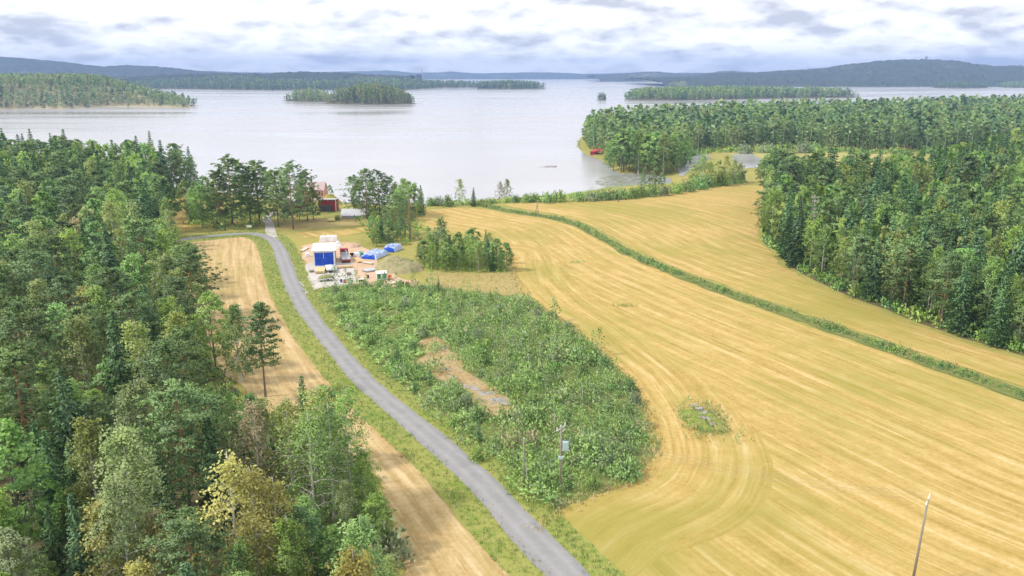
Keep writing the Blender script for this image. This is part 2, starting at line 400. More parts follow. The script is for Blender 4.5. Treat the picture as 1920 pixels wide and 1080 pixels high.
def proto(kind, leaf, var, lod, **over):
    """-> unit height, trunk mesh, crown mesh, joined mesh, raw arrays"""
    key = (kind, leaf, var, lod) + tuple(sorted(over.items()))
    if key in PROTO: return PROTO[key]
    fn, bark, tr, kw, H = KINDS[kind]; r = np.random.default_rng(abs(hash((kind, var))) % 99991 if False else (sum(map(ord, kind)) * 31 + var * 101 + sum(map(ord, leaf))))
    dens, ls = {-1: (1.25, 0.90), 0: (1.0, 1.0), 1: (0.60, 1.35), 2: (0.10, 3.1), 3: (0.03, 5.2)}[lod]
    kw = dict(kw); kw.update(over)
    if kind == 'pine': kw.setdefault('base', 0.28 + 0.06 * (var % 4)); kw.setdefault('wid', 0.195 + 0.02 * (var % 3))
    if kind == 'birch': kw.setdefault('wid', 0.20 + 0.025 * (var % 3)); kw.setdefault('base', 0.14 + 0.05 * (var % 3))
    if kind == 'spruce': kw.setdefault('wid', 0.19 + 0.02 * (var % 3))
    V, F, Q, limbs = fn(H, r, dens, ls, **kw)
    if lod >= 1: limbs = limbs[::2]
    if lod >= 2: limbs = []
    F, NL = puff(V, F, r, zs=0.35 if kind == 'spruce' else 0.7)
    tv, tf = trunk_geo(H, tr * H, r, limbs, sides=(7, 5, 4, 3, 7)[lod]); NT_ = unit(tv * [1, 1, 0.0] + 1e-6)
    if lod <= 1:
        tm = np_mesh('trunk', tv, [tf], [BK[bark]], smooth=True)
        cm = np_mesh('crown', V, [F], [LM[leaf]], attrs={'rnd': ('FACE', Q)}, normals=NL)
    else: tm = cm = None
    jv = np.vstack([tv, V]); jf = np.vstack([tf, F + len(tv)])
    raw = (jv, jf, np.concatenate([np.zeros(len(tf), np.int32), np.ones(len(F), np.int32)]), np.concatenate([np.zeros(len(tf)), Q]), bark, leaf, np.vstack([NT_, NL]))
    jm = np_mesh(kind, jv, [jf], [BK[bark], LM[leaf]], raw[2], attrs={'rnd': ('FACE', raw[3])}, normals=raw[6]) if lod <= 2 else None
    PROTO[key] = (H, tm, cm, jm, raw); return PROTO[key]
def place(raw, x, y, z, sxy, sz, rz):
    V = raw[0]; c, s = math.cos(rz), math.sin(rz)
    return np.column_stack([(V[:, 0] * c - V[:, 1] * s) * sxy + x, (V[:, 0] * s + V[:, 1] * c) * sxy + y, V[:, 2] * sz + z])
def mass(name, items, label, cat, mats=None):
    """one joined mesh of many small plants: nobody could count them. items: (raw, x, y, z, sxy, sz, rz)"""
    Vs, Ns, B, o, slot = [], [], {}, 0, {}
    for raw, x, y, z, sxy, sz, rz in items:
        fs, ms, qs = B.setdefault(raw[1].shape[1], ([], [], []))
        Ns.append(place((raw[6],), 0, 0, 0, 1, 1, rz)); Vs.append(place(raw, x, y, z, sxy, sz, rz)); fs.append(raw[1] + o); o += len(raw[0])
        ids = np.array([slot.setdefault(('b', raw[4]), len(slot)), slot.setdefault(('l', raw[5]), len(slot))], np.int32)
        ms.append(ids[raw[2]]); qs.append(np.clip(raw[3] * 0.75 + random.uniform(-0.12, 0.37), 0, 1))
    ml = [BK[k] if t == 'b' else LM[k] for (t, k), _ in sorted(slot.items(), key=lambda q: q[1])]
    me = np_mesh(name, np.vstack(Vs), [np.vstack(q[0]) for q in B.values()], ml, np.concatenate([m_ for q in B.values() for m_ in q[1]]), attrs={'rnd': ('FACE', np.concatenate([m_ for q in B.values() for m_ in q[2]]))}, normals=np.vstack(Ns))
    return tag(link(name, me), label, cat, kind='stuff')
def raw_bush(r, n, h, w, leaf, ls=0.3, asp=0.6, up=0.4):
    q = unit(r.normal(size=(n, 3))) * (r.uniform(0.35, 1.0, n) ** 0.5)[:, None]; q[:, 2] = np.abs(q[:, 2])
    lump = 1 + 0.25 * np.sin(q[:, 0] * 7 + r.uniform(0, 6)) * np.cos(q[:, 1] * 6 + r.uniform(0, 6))
    C = q * [w, w, h] * lump[:, None]; A = r.normal(size=(n, 3)) + [0, 0, up] + q
    V, F = leaves(C, A, r.uniform(0.7, 1.3, n) * ls, r.uniform(0.7, 1.3, n) * ls * asp, r)
    F, NL = puff(V, F, r, 0.15 * h, 0.8, 0.45); return (V, F, np.ones(n, np.int32), r.uniform(0, 1, n), 'grey', leaf, NL)
def raw_tuft(r, n, h, spread, leaf, w=0.05):
    a = r.uniform(0, 6.283, n); t = r.uniform(0.05, 0.6, n); d = np.column_stack([np.cos(a) * t, np.sin(a) * t, np.ones(n)]); hh = r.uniform(0.6, 1.1, n) * h
    base = np.column_stack([np.cos(a), np.sin(a), 0 * a]) * (spread * r.uniform(0, 1, n))[:, None]; sd = np.column_stack([-np.sin(a), np.cos(a), 0 * a]) * w
    tip = base + d * hh[:, None]
    V = np.stack([base - sd, base + sd, tip], 1).reshape(-1, 3)
    F, NL = puff(V, np.arange(3 * n, dtype=np.int32).reshape(n, 3), r, 0.0, 0.8, 0.8); return (V, F, np.ones(n, np.int32), r.uniform(0, 1, n), 'grey', leaf, NL)
def raw_fern(r, n, rad, leaf):
    a = np.arange(n) * 2.4 + r.uniform(0, 6); el = r.uniform(0.25, 0.9, n); d = np.column_stack([np.cos(a) * np.cos(el), np.sin(a) * np.cos(el), np.sin(el)])
    C = d * (rad * 0.55); C[:, 2] += 0.25; A = d - [0, 0, 0.35]
    V, F = leaves(C, A, r.uniform(0.8, 1.2, n) * rad, r.uniform(0.17, 0.27, n) * rad, r)
    F, NL = puff(V, F, r, 0.0, 0.8, 0.8); return (V, F, np.ones(n, np.int32), r.uniform(0, 1, n), 'grey', leaf, NL)

# ------------------------------------------------------------------ ground materials
def field_mat(name, stops, green, gthr, period, gmul=0.6, head=False):
    t = NT(name); p = t.pos()
    if head:
        k = t.math('GREATER_THAN', t.attr('sel'), 0.0); inv = t.math('SUBTRACT', 1.0, k)
        s = t.math('ADD', t.math('MULTIPLY', t.attr('s'), inv), t.math('MULTIPLY', t.attr('s2'), k)); al = t.math('ADD', t.math('MULTIPLY', t.attr('al'), inv), t.math('MULTIPLY', t.attr('al2'), k))
    else: s, al = t.attr('s'), t.attr('al')
    wob = t.noise(p, 0.035, 3); n1 = t.noise(t.xyz(t.math('MULTIPLY', s, 0.95), t.math('MULTIPLY', al, 0.045)), 1.0, 6, 0.68)
    n3 = t.noise(t.xyz(t.math('MULTIPLY', s, 0.22), t.math('MULTIPLY', al, 0.012)), 1.0, 3, 0.6)
    fine = t.noise(p, 1.5, 5, 0.75); mid = t.noise(p, 0.33, 4, 0.6)
    ph = t.math('ADD', t.math('MULTIPLY', s, 6.2832 / period), t.math('MULTIPLY', wob, 5.0))
    wv = t.math('SINE', ph)
    wv = t.math('MULTIPLY', wv, t.mrange(n3, 0.36, 0.66, 0.02, 0.13))
    f = t.math('ADD', t.math('ADD', 0.5, wv), t.math('MULTIPLY', t.math('SUBTRACT', n1, 0.5), 1.25))
    f = t.math('ADD', f, t.math('MULTIPLY', t.math('SUBTRACT', fine, 0.5), 0.75)); f = t.math('ADD', f, t.math('MULTIPLY', t.math('SUBTRACT', mid, 0.5), 0.45))
    wob2 = t.noise(p, 0.11, 3); brk = t.noise(t.xyz(t.math('MULTIPLY', s, 1.3), t.math('MULTIPLY', al, 0.10)), 1.0, 4, 0.65)
    row = t.math('POWER', t.math('ADD', 0.5, t.math('MULTIPLY', t.math('SINE', t.math('ADD', t.math('MULTIPLY', s, 6.2832 / (period * 0.5)), t.math('MULTIPLY', wob2, 5.0))), 0.5)), 5.0)
    f = t.math('ADD', f, t.math('MULTIPLY', row, t.mrange(brk, 0.42, 0.62, -0.04, 0.22)))
    c = t.ramp(f, stops)
    big = t.noise(p, 0.017, 4, 0.6); gm = t.math('ADD', t.math('MULTIPLY', big, 0.62), t.math('MULTIPLY', t.noise(t.xyz(t.math('MULTIPLY', s, 0.30), t.math('MULTIPLY', al, 0.03)), 1.0, 4, 0.65), 0.38))
    if head: gm = t.math('ADD', gm, t.math('MULTIPLY', t.attr('grn'), 0.10))
    gm = t.math('MULTIPLY', t.mrange(gm, gthr, gthr + 0.14), gmul)
    gm = t.math('MULTIPLY', gm, t.mrange(fine, 0.25, 0.6, 0.55, 1.0))
    c = t.mix(gm, c, green)
    return t.bsdf(c, 0.95, t.bump(t.math('ADD', f, fine), 0.5, 0.12), spec=0.1)
FST = [(0.04, (0.220, 0.165, 0.045)), (0.36, (0.372, 0.265, 0.082)), (0.62, (0.470, 0.342, 0.130)), (0.95, (0.590, 0.462, 0.255))]
M_field = field_mat('golden_stubble_headland', FST, (0.250, 0.245, 0.050), 0.465, 4.7, 0.75, True)
M_field2 = field_mat('golden_stubble', FST, (0.250, 0.245, 0.050), 0.45, 4.7, 0.75)
M_strip = field_mat('pale_stubble', [(0.06, (0.25, 0.185, 0.065)), (0.36, (0.385, 0.275, 0.125)), (0.62, (0.49, 0.365, 0.195)), (0.95, (0.60, 0.475, 0.30))], (0.265, 0.235, 0.06), 0.50, 2.9, 0.6)
def blotch(name, cols, scales=(0.05, 0.5, 3.0), bump=0.3):
    t = NT(name); p = t.pos(); a, b, c = (t.noise(p, q, 4, 0.6) for q in scales)
    f = t.math('ADD', t.math('ADD', t.math('MULTIPLY', a, 0.45), t.math('MULTIPLY', b, 0.35)), t.math('MULTIPLY', c, 0.30))
    k = len(cols); return t.bsdf(t.ramp(f, [(0.36 + 0.36 * i / (k - 1), q) for i, q in enumerate(cols)]), 0.95, t.bump(c, bump, 0.15), spec=0.1)
M_meadow = blotch('meadow', [(0.136, 0.162, 0.043), (0.23, 0.238, 0.064), (0.34, 0.289, 0.093), (0.255, 0.255, 0.068)])
M_drymeadow = blotch('dry_meadow', [(0.176, 0.176, 0.056), (0.304, 0.256, 0.096), (0.368, 0.288, 0.128), (0.264, 0.24, 0.088)])
M_verge = blotch('verge_turf', [(0.10, 0.15, 0.030), (0.18, 0.235, 0.048), (0.29, 0.285, 0.085), (0.19, 0.24, 0.048)], (0.12, 0.8, 3.5))
M_floor = blotch('forest_floor', [(0.055, 0.065, 0.03), (0.10, 0.10, 0.045), (0.15, 0.125, 0.07), (0.09, 0.11, 0.04)])
M_scrubfloor = blotch('scrub_floor', [(0.07, 0.10, 0.032), (0.12, 0.16, 0.045), (0.19, 0.19, 0.07), (0.13, 0.165, 0.05)], (0.09, 0.6, 3.0))
M_marsh = blotch('marsh_meadow', [(0.234, 0.242, 0.078), (0.328, 0.312, 0.109), (0.39, 0.335, 0.133), (0.296, 0.296, 0.094)], (0.02, 0.1, 0.8))
M_gravel = blotch('yard_gravel', [(0.34, 0.315, 0.306), (0.442, 0.416, 0.399), (0.51, 0.476, 0.459), (0.425, 0.391, 0.365)], (0.15, 1.0, 5.0))
M_dirt = blotch('bare_orange_dirt', [(0.357, 0.23, 0.153), (0.468, 0.315, 0.212), (0.527, 0.391, 0.289), (0.425, 0.289, 0.196)], (0.15, 0.9, 5.0))
M_rockground = blotch('dry_rocky_ground', [(0.216, 0.152, 0.064), (0.32, 0.224, 0.104), (0.384, 0.296, 0.176), (0.288, 0.224, 0.104)], (0.2, 0.8, 3.0))
M_rock = blotch('lichen_rock', [(0.124, 0.118, 0.118), (0.223, 0.211, 0.205), (0.341, 0.329, 0.316), (0.26, 0.242, 0.229)], (0.3, 1.2, 5.0), 0.6)
M_sand = blotch('pale_shore', [(0.288, 0.248, 0.152), (0.4, 0.344, 0.216), (0.464, 0.4, 0.264), (0.36, 0.304, 0.176)], (0.03, 0.2, 1.0))
M_mound = blotch('weedy_earth', [(0.16, 0.17, 0.07), (0.25, 0.24, 0.12), (0.36, 0.31, 0.19), (0.24, 0.25, 0.10)], (0.2, 0.8, 3.0))
def road_mat():
    t = NT('gravel_road'); u, p = t.attr('u'), t.pos()
    n = t.noise(p, 0.5, 4); fine = t.noise(p, 6.0, 3, 0.7)
    tr = t.math('ABSOLUTE', t.math('SUBTRACT', t.math('ABSOLUTE', u), 0.45))
    f = t.math('ADD', t.mrange(tr, 0.0, 0.32, 0.58, 0.42), t.math('ADD', t.math('MULTIPLY', t.math('SUBTRACT', n, 0.5), 0.55), t.math('MULTIPLY', t.math('SUBTRACT', fine, 0.5), 0.5)))
    c = t.ramp(f, [(0.1, (0.175, 0.172, 0.178)), (0.5, (0.262, 0.258, 0.268)), (0.9, (0.35, 0.345, 0.355))])
    return t.bsdf(c, 0.9, t.bump(fine, 0.4, 0.03), spec=0.2)
M_road = road_mat()
def water_mat():
    t = NT('lake_water'); p = t.pos()
    st = t.node('ShaderNodeMapping', {'Vector': p, 'Scale': (0.0016, 0.009, 1.0)}).outputs[0]
    calm = t.noise(st, 1.0, 5, 0.6, 0.4)
    w = t.noise(t.node('ShaderNodeMapping', {'Vector': p, 'Scale': (0.55, 0.9, 1.0)}).outputs[0], 1.0, 3, 0.6)
    b = t.node('ShaderNodeBsdfPrincipled'); b.inputs['Base Color'].default_value = (0.37, 0.365, 0.385, 1); b.inputs['IOR'].default_value = 1.333
    t.set(b.inputs['Roughness'], t.mrange(calm, 0.35, 0.65, 0.08, 0.30)); b.inputs['Specular IOR Level'].default_value = 0.5
    t.l.new(t.bump(w, 0.12, 0.15), b.inputs['Normal']); t.l.new(b.outputs[0], t.out.inputs['Surface']); return t.m
M_water = water_mat()

# ------------------------------------------------------------------ the ground
def sheet(name, poly, mat, off, grid=6.0, rough=0.0, z=None, attr=None, seed=1, kind='structure', label=None, mats=None):
    """a piece of ground lying off above the terrain, cut to the outline poly (world x, y)"""
    r = np.random.default_rng(seed); poly = np.asarray(poly, float)
    out = []
    for a, b in zip(poly, np.roll(poly, -1, 0)):
        n = max(1, int(np.hypot(*(b - a)) / max(1.6, grid * 0.4)))
        for k in range(n): out.append(a + (b - a) * k / n)
    out = np.array(out)
    if rough: 
        d = np.roll(out, -1, 0) - np.roll(out, 1, 0); nrm = unit(np.column_stack([d[:, 1], -d[:, 0]]))
        w = r.normal(size=len(out)); w = (w + np.roll(w, 1) + np.roll(w, -1)) / 2
        out = out + nrm * (w * rough)[:, None]
    lo, hi = out.min(0), out.max(0)
    gx, gy = np.meshgrid(np.arange(lo[0], hi[0], grid), np.arange(lo[1], hi[1], grid)); gx = gx.ravel(); gy = gy.ravel()
    gx = gx + r.uniform(-.3, .3, len(gx)) * grid; gy = gy + r.uniform(-.3, .3, len(gy)) * grid
    k = inside(out, gx, gy); d, _ = polydist(out, gx[k], gy[k], True); g = np.column_stack([gx[k], gy[k]])[d > grid * 0.35]
    pts = np.vstack([out, g]); n = len(out)
    vo, _, fo, *_ = delaunay_2d_cdt([Vector(q) for q in pts], [], [list(range(n))], 1, 1e-5)
    V2 = np.array([(q.x, q.y) for q in vo]); zz = gz(V2[:, 0], V2[:, 1]) + off if z is None else np.full(len(V2), z)
    F = np.array([f for f in fo if len(f) == 3], np.int32)
    A = V2[F]; ar = (A[:, 1, 0] - A[:, 0, 0]) * (A[:, 2, 1] - A[:, 0, 1]) - (A[:, 1, 1] - A[:, 0, 1]) * (A[:, 2, 0] - A[:, 0, 0])
    F[ar < 0] = F[ar < 0][:, ::-1]
    at = {k_: ('POINT', v) for k_, v in attr(V2[:, 0], V2[:, 1]).items()} if attr else None
    me = np_mesh(name, np.column_stack([V2, zz]), [F], [mat], smooth=True, attrs=at)
    return tag(link(name, me), label, kind=kind)

# land: one grid, its rim under water so that the waterline follows the relief
xs, ys = np.arange(-470, 960, 6.0), np.arange(-20, 1500, 6.0)
gx, gy = np.meshgrid(xs, ys); zz = gz(gx, gy); nx, ny = len(xs), len(ys)
idx = np.arange(nx * ny).reshape(ny, nx); F = np.stack([idx[:-1, :-1], idx[:-1, 1:], idx[1:, 1:], idx[1:, :-1]], -1).reshape(-1, 4)
keep = (zz.ravel()[F] > -5.85).any(1)
tag(link('ground', np_mesh('ground', np.column_stack([gx.ravel(), gy.ravel(), zz.ravel()]), [F[keep]], [M_meadow], smooth=True)), kind='structure')
tag(link('lake', np_mesh('lake', [(-12500, -1500, LAKE_Z), (12500, -1500, LAKE_Z), (12500, 12500, LAKE_Z), (-12500, 12500, LAKE_Z)], [[(0, 1, 2, 3)]], [M_water])), kind='structure')

ROAD = smooth_line([(24, 42), (14.5, 62)] + PP([(1055, 1080), (971, 990), (890, 900), (786, 808), (684, 718), (625, 650), (579, 590), (557, 553), (542, 520), (534, 497), (524, 470), (515, 454), (500, 444), (473, 438.5),
                    (440, 439.5), (395, 444), (347, 450), (290, 460)]), 2.5)
DITCH = smooth_line(PP([(905, 386), (950, 396), (1030, 408), (1080, 420), (1130, 444), (1185, 474), (1260, 505), (1340, 535), (1420, 564), (1500, 592), (1600, 627), (1700, 662), (1800, 697), (1920, 738), (2100, 800)]), 4)
SCRUB = PP([(592, 546), (640, 618), (706, 690), (796, 770), (878, 852), (955, 930), (1010, 972), (1045, 968), (1130, 928), (1195, 902), (1226, 855), (1217, 792), (1182, 722), (1130, 668), (1062, 608), (1004, 568), (960, 552),
            (880, 545), (790, 532), (740, 536), (690, 533), (640, 536), (610, 538)])
FOREST_L = PP([(738, 1080), (716, 960), (690, 900), (600, 835), (490, 775), (405, 700), (375, 620), (330, 545), (318, 500), (325, 462), (318, 452), (325, 430), (310, 400), (312, 366)]) + \
    [(-148, 395), (-200, 424), (-290, 440), (-420, 446), (-420, 200), (-200, 60), (-80, 20), (-8, 30), (-10, 60)]
FOREST_R = PP([(1452, 356), (1428, 412), (1432, 448), (1472, 492), (1562, 541), (1700, 596), (1800, 631), (1920, 667), (2100, 722)]) + [(260, 110), (420, 260), (470, 580), (330, 520), (220, 395), (158, 345), (122, 345)]
STRIP = PP([(352, 452), (440, 444), (478, 444), (496, 455), (508, 478), (520, 515), (532, 550), (556, 600), (600, 660), (650, 715), (730, 795), (820, 888), (905, 985), (985, 1075)]) + [(-3, 60), (-12, 60)] + \
    PP([(748, 1080), (726, 960), (700, 900), (610, 835), (500, 775), (415, 700), (385, 620), (338, 545), (328, 500)])
FIELD = PP([(800, 394), (860, 391), (905, 393), (950, 402), (1030, 413), (1080, 425), (1130, 450), (1183, 480), (1258, 512), (1338, 543), (1418, 573), (1498, 601), (1598, 637), (1698, 673), (1798, 709), (1920, 752), (2100, 822)]) + \
    [(110, 60), (12, 60)] + PP([(1110, 1080), (1065, 1000), (1050, 966), (1134, 930), (1200, 905), (1232, 855), (1223, 790), (1188, 720), (1136, 664), (1068, 604), (1008, 562), (972, 540), (962, 505), (950, 470), (900, 445), (830, 430), (790, 425), (785, 405)])
FIELD_R = PP([(948, 386), (1060, 381), (1180, 375), (1285, 358), (1385, 344), (1448, 347), (1446, 360), (1420, 412), (1425, 452), (1466, 497), (1558, 546), (1696, 601), (1796, 636), (1920, 673), (2100, 730)]) + \
    PP([(2100, 780), (1920, 722), (1800, 683), (1700, 649), (1600, 614), (1500, 580), (1420, 553), (1340, 524), (1262, 494), (1190, 464), (1135, 435), (1084, 413), (1030, 401), (975, 393)])
FIELD_L = PP([(306, 372), (352, 366), (365, 385), (372, 425), (345, 436), (322, 440)])
scrub_edge = SCRUB[7:17]
def lines_main(X, Y):
    d1, a1 = polydist(DITCH, X, Y); d2, a2 = polydist(HEADLAND, X, Y)
    return {'s': d1, 'al': a1, 's2': d2, 'al2': a2, 'sel': 14.5 + 2.5 * np.sin(a2 / 17) - d2,
            'grn': sum(w_ * np.exp(-((X - q_[0]) / sx_) ** 2 - ((Y - q_[1]) / sy_) ** 2) for q_, sx_, sy_, w_ in ((P(1240, 985), 15, 6, 1.0), (P(1370, 860), 7, 14, 0.6), (P(1150, 1060), 8, 6, 0.8)))}
HEADLAND = smooth_line(PP([(1000, 1010), (1045, 968), (1130, 928), (1195, 902), (1226, 855), (1217, 792), (1182, 722), (1130, 668), (1062, 608), (1004, 568), (965, 520), (952, 470)]), 4)
def lines_ditch(X, Y):
    d1, a1 = polydist(DITCH, X, Y); return {'s': d1, 'al': a1}
STRAIGHT = smooth_line([(24, 42), (14.5, 62)] + PP([(1055, 1080), (971, 990), (890, 900), (786, 808), (684, 718), (625, 650), (579, 590), (557, 553), (542, 520), (534, 497), (527, 470), (520, 430), (514, 390)]), 2.5)
def lines_road(X, Y):
    d1, a1 = polydist(STRAIGHT, X, Y); return {'s': d1, 'al': a1}
sheet('forest_floor', FOREST_L, M_floor, 0.03, 9, 0.6, seed=2)
sheet('forest_floor', FOREST_R, M_floor, 0.03, 9, 0.6, seed=3)
sheet('stubble_field', FIELD, M_field, 0.06, 4, 0.35, attr=lines_main, seed=4)
sheet('stubble_field', FIELD_R, M_field2, 0.06, 4, 0.35, attr=lines_ditch, seed=5)
sheet('stubble_field', STRIP, M_strip, 0.06, 4, 0.35, attr=lines_road, seed=6)
sheet('stubble_field', FIELD_L, M_field2, 0.06, 4, 0.35, attr=lines_road, seed=7)
sheet('stubble_field', PP([(560, 436), (640, 428), (705, 421), (690, 433), (640, 441), (575, 445)]), M_field2, 0.06, 4, 0.5, attr=lines_ditch, seed=8)
sheet('scrub_ground', SCRUB, M_scrubfloor, 0.09, 5, 0.5, seed=9)
sheet('dry_meadow', PP([(800, 508), (960, 508), (970, 540), (958, 550), (880, 543), (795, 530)]), M_drymeadow, 0.10, 5, 0.6, seed=10)
sheet('dry_meadow', PP([(535, 412), (640, 404), (690, 404), (720, 418), (640, 424), (560, 431), (535, 430)]), M_drymeadow, 0.05, 5, 0.8, seed=11)
sheet('rocky_clearing', PP([(775, 640), (820, 628), (850, 660), (890, 705), (930, 735), (955, 760), (950, 790), (905, 785), (880, 745), (830, 720), (790, 705), (762, 690), (790, 668)]), M_rockground, 0.14, 3, 0.8, seed=12)
sheet('marsh_meadow', PP([(1325, 288), (1400, 284), (1500, 281), (1640, 286), (1700, 292), (1620, 306), (1500, 306), (1440, 312), (1430, 300)], -3.4), M_marsh, 0.10, 9, 1.0, seed=13)
sheet('ditch_bank', [tuple(q) for q in np.vstack([DITCH + [1.9, 1.9], DITCH[::-1] - [1.9, 1.9]])], M_scrubfloor, 0.10, 3, 0.4, seed=14)
yard = PP([(566, 462), (600, 452), (640, 452), (676, 456), (700, 478), (712, 498), (745, 517), (785, 528), (780, 535), (740, 536), (690, 533), (640, 537), (600, 541), (588, 548), (573, 552), (559, 530), (574, 527), (570, 500)])
sheet('bare_dirt', yard, M_dirt, 0.09, 4, 0.4, seed=15)
sheet('gravel_yard', PP([(572, 498), (585, 488), (630, 492), (662, 492), (664, 510), (668, 530), (640, 536), (600, 540), (587, 547), (573, 551), (560, 530), (575, 527)]), M_gravel, 0.12, 4, 0.4, seed=16)
for k, pts in enumerate(([(1268, 320), (1288, 298), (1320, 291), (1330, 300), (1305, 318), (1282, 331)], [(1372, 293), (1408, 289), (1428, 302), (1428, 319), (1398, 322), (1376, 306)])):
    sheet('pond', PP(pts, -3.4), M_water, 0.15, 8, 1.2, seed=20 + k)
# verge and road follow the same centre line
def offset_line(line, d):
    t = np.gradient(line, axis=0); n = unit(np.column_stack([t[:, 1], -t[:, 0]])); return line + n * np.reshape(d, (-1, 1))
def ribbon(name, line, cols, off, mat, attr='u'):
    k = len(cols); rj = np.random.default_rng(k); jn = lambda: np.convolve(rj.normal(size=len(line) + 4), np.ones(5) / 5, 'valid') * 0.38
    W_ = [offset_line(line, c[0] + (jn() if i_ in (0, k - 1) else 0.0)) for i_, c in enumerate(cols)]; V = np.stack(W_, 1).reshape(-1, 2)
    z = gz(V[:, 0], V[:, 1]) + np.tile([off + c[1] for c in cols], len(line))
    i = np.arange(len(line) * k).reshape(-1, k); F_ = np.stack([i[:-1, :-1], i[:-1, 1:], i[1:, 1:], i[1:, :-1]], -1).reshape(-1, 4)
    w = max(abs(c[0]) for c in cols)
    return tag(link(name, np_mesh(name, np.column_stack([V, z]), [F_], [mat], smooth=True, attrs={attr: ('POINT', np.tile([c[0] / w for c in cols], len(line)))})), kind='structure')
ribbon('road_verge', ROAD, [(-6.3, 0), (-4.2, 0.01), (-2.0, 0.0), (2.0, 0.0), (3.6, 0.01), (5.4, 0)], 0.115, M_verge)
ribbon('road', ROAD, [(-2.1, 0.0), (-1.5, 0.07), (-0.8, 0.10), (0, 0.12), (0.8, 0.10), (1.5, 0.07), (2.1, 0.0)], 0.15, M_road)
DRIVE = smooth_line(PP([(513, 446), (507, 432), (505, 420), (500, 408), (512, 397), (545, 397)]), 2.5)
ribbon('farm_drive', DRIVE, [(-1.7, 0.0), (-0.8, 0.03), (0.8, 0.03), (1.7, 0.0)], 0.19, M_gravel)

# ------------------------------------------------------------------ far land: islands, opposite shores, hills
def raw_far(kind, leaf, n, seed):
    r = np.random.default_rng(seed); H = 20.0
    if kind == 'spruce':
        t = 1 - np.sqrt(r.uniform(0, 1, n)); z = H * (0.06 + 0.94 * t); rad = 3.2 * (1 - t) + 0.15; q = r.uniform(0.6, 1.0, n)
    elif kind == 'pine':
        t = r.uniform(0, 1, n); z = H * (0.28 + 0.71 * t); rad = 2.9 * np.sin(np.pi * (0.18 + 0.80 * t)) ** 0.7; q = np.sqrt(r.uniform(0.15, 1, n))
    else:
        t = r.uniform(0, 1, n); z = H * (0.12 + 0.87 * t); rad = 3.5 * np.sin(np.pi * (0.22 + 0.75 * t)) ** 0.8; q = np.sqrt(r.uniform(0.3, 1, n))
    a = r.uniform(0, 6.283, n); C = np.column_stack([np.cos(a) * rad * q, np.sin(a) * rad * q, z]); k = (70 / n) ** 0.5
    A = np.column_stack([np.cos(a) * 0.5, np.sin(a) * 0.5, np.full(n, -0.8 if kind == 'spruce' else 0.3)]) + r.normal(size=(n, 3)) * 0.5
    V, F = leaves(C, A, r.uniform(1.7, 2.9, n) * k, r.uniform(1.0, 1.8, n) * k, r)
    F, NL = puff(V, F, r, zs=0.35 if kind == 'spruce' else 0.7, jit=0.3); tv, tf = tube([(0, 0, 0), (0, 0, H * 0.9)], [0.2, 0.05], 3)
    bark = {'pine': 'pine', 'birch': 'birch'}.get(kind, 'grey')
    return (np.vstack([tv, V]), np.vstack([tf, F + len(tv)]), np.concatenate([np.zeros(3, np.int32), np.ones(n, np.int32)]), np.concatenate([np.zeros(3), r.uniform(0, 1, n)]), bark, leaf, np.vstack([unit(tv * [1, 1, 0.0] + 1e-6), NL]))
FARSET = {}
def far_raw(kind, leaf, n):
    if (kind, leaf, n) not in FARSET: FARSET[(kind, leaf, n)] = [raw_far(kind, leaf, n, 11 * i + n + len(kind)) for i in range(4)]
    return random.choice(FARSET[(kind, leaf, n)])
def scatter(poly, step, seed, jit=0.38):
    r = np.random.default_rng(seed); poly = np.asarray(poly); lo, hi = poly.min(0), poly.max(0)
    gx, gy = np.meshgrid(np.arange(lo[0], hi[0], step), np.arange(lo[1], hi[1], step)); gx = gx + (np.arange(gx.shape[0])[:, None] % 2) * step / 2
    gx = (gx + r.uniform(-jit, jit, gx.shape) * step).ravel(); gy = (gy + r.uniform(-jit, jit, gy.shape) * step).ravel()
    k = inside(poly, gx, gy); return gx[k], gy[k]
def in_view(x, y, m=1.08): return y > 5 and abs(x) < 0.655 * y * m + 25
def pick(mix):
    q = random.random() * sum(w for *_, w in mix)
    for a, b, w in mix:
        q -= w
        if q <= 0: return a, b
    return mix[-1][:2]
def isle(poly, hill, rise, mix, step, n, hrange, label, seed, front=None, shore_mat=None, name='island'):
    poly = np.asarray(poly, float); lo, hi = poly.min(0) - 20, poly.max(0) + 20; g = max(8.0, (hi - lo).max() / 110)
    xs_, ys_ = np.arange(lo[0], hi[0], g), np.arange(lo[1], hi[1], g); X, Y = np.meshgrid(xs_, ys_)
    def hz(X, Y):
        d, _ = polydist(poly, X, Y, True); d = np.where(inside(poly, X, Y), d, -d)
        a = np.clip((d + g) / (22 + g), 0, 1); b = np.clip(d / rise, 0, 1); b = b * b * (3 - 2 * b)
        return -6.2 + 2.2 * a + hill(X, Y) * b
    Z = hz(X, Y); i = np.arange(X.size).reshape(X.shape); F_ = np.stack([i[:-1, :-1], i[:-1, 1:], i[1:, 1:], i[1:, :-1]], -1).reshape(-1, 4)
    F_ = F_[(Z.ravel()[F_] > -6.1).any(1)]
    tag(link(name, np_mesh(name, np.column_stack([X.ravel(), Y.ravel(), Z.ravel()]), [F_], [shore_mat or M_floor], smooth=True)), kind='structure')
    x, y = scatter(poly, step, seed); d, _ = polydist(poly, x, y, True)
    items = []
    zt = hz(x, y)
    for a, b, c, e_ in zip(x, y, zt, d):
        if not in_view(a, b) or e_ < 7 or (front and e_ > front and random.random() < 0.5): continue
        k, l = pick(mix); h = random.uniform(*hrange) * (0.8 if e_ < 16 else 1) / 20.0
        items.append((far_raw(k, l, n), a, b, c - 0.3, h * random.uniform(0.95, 1.35), h, random.uniform(0, 6.28)))
    mass('forest', items, label, 'forest')
const = lambda v: (lambda X, Y: np.full(np.shape(X), float(v)))
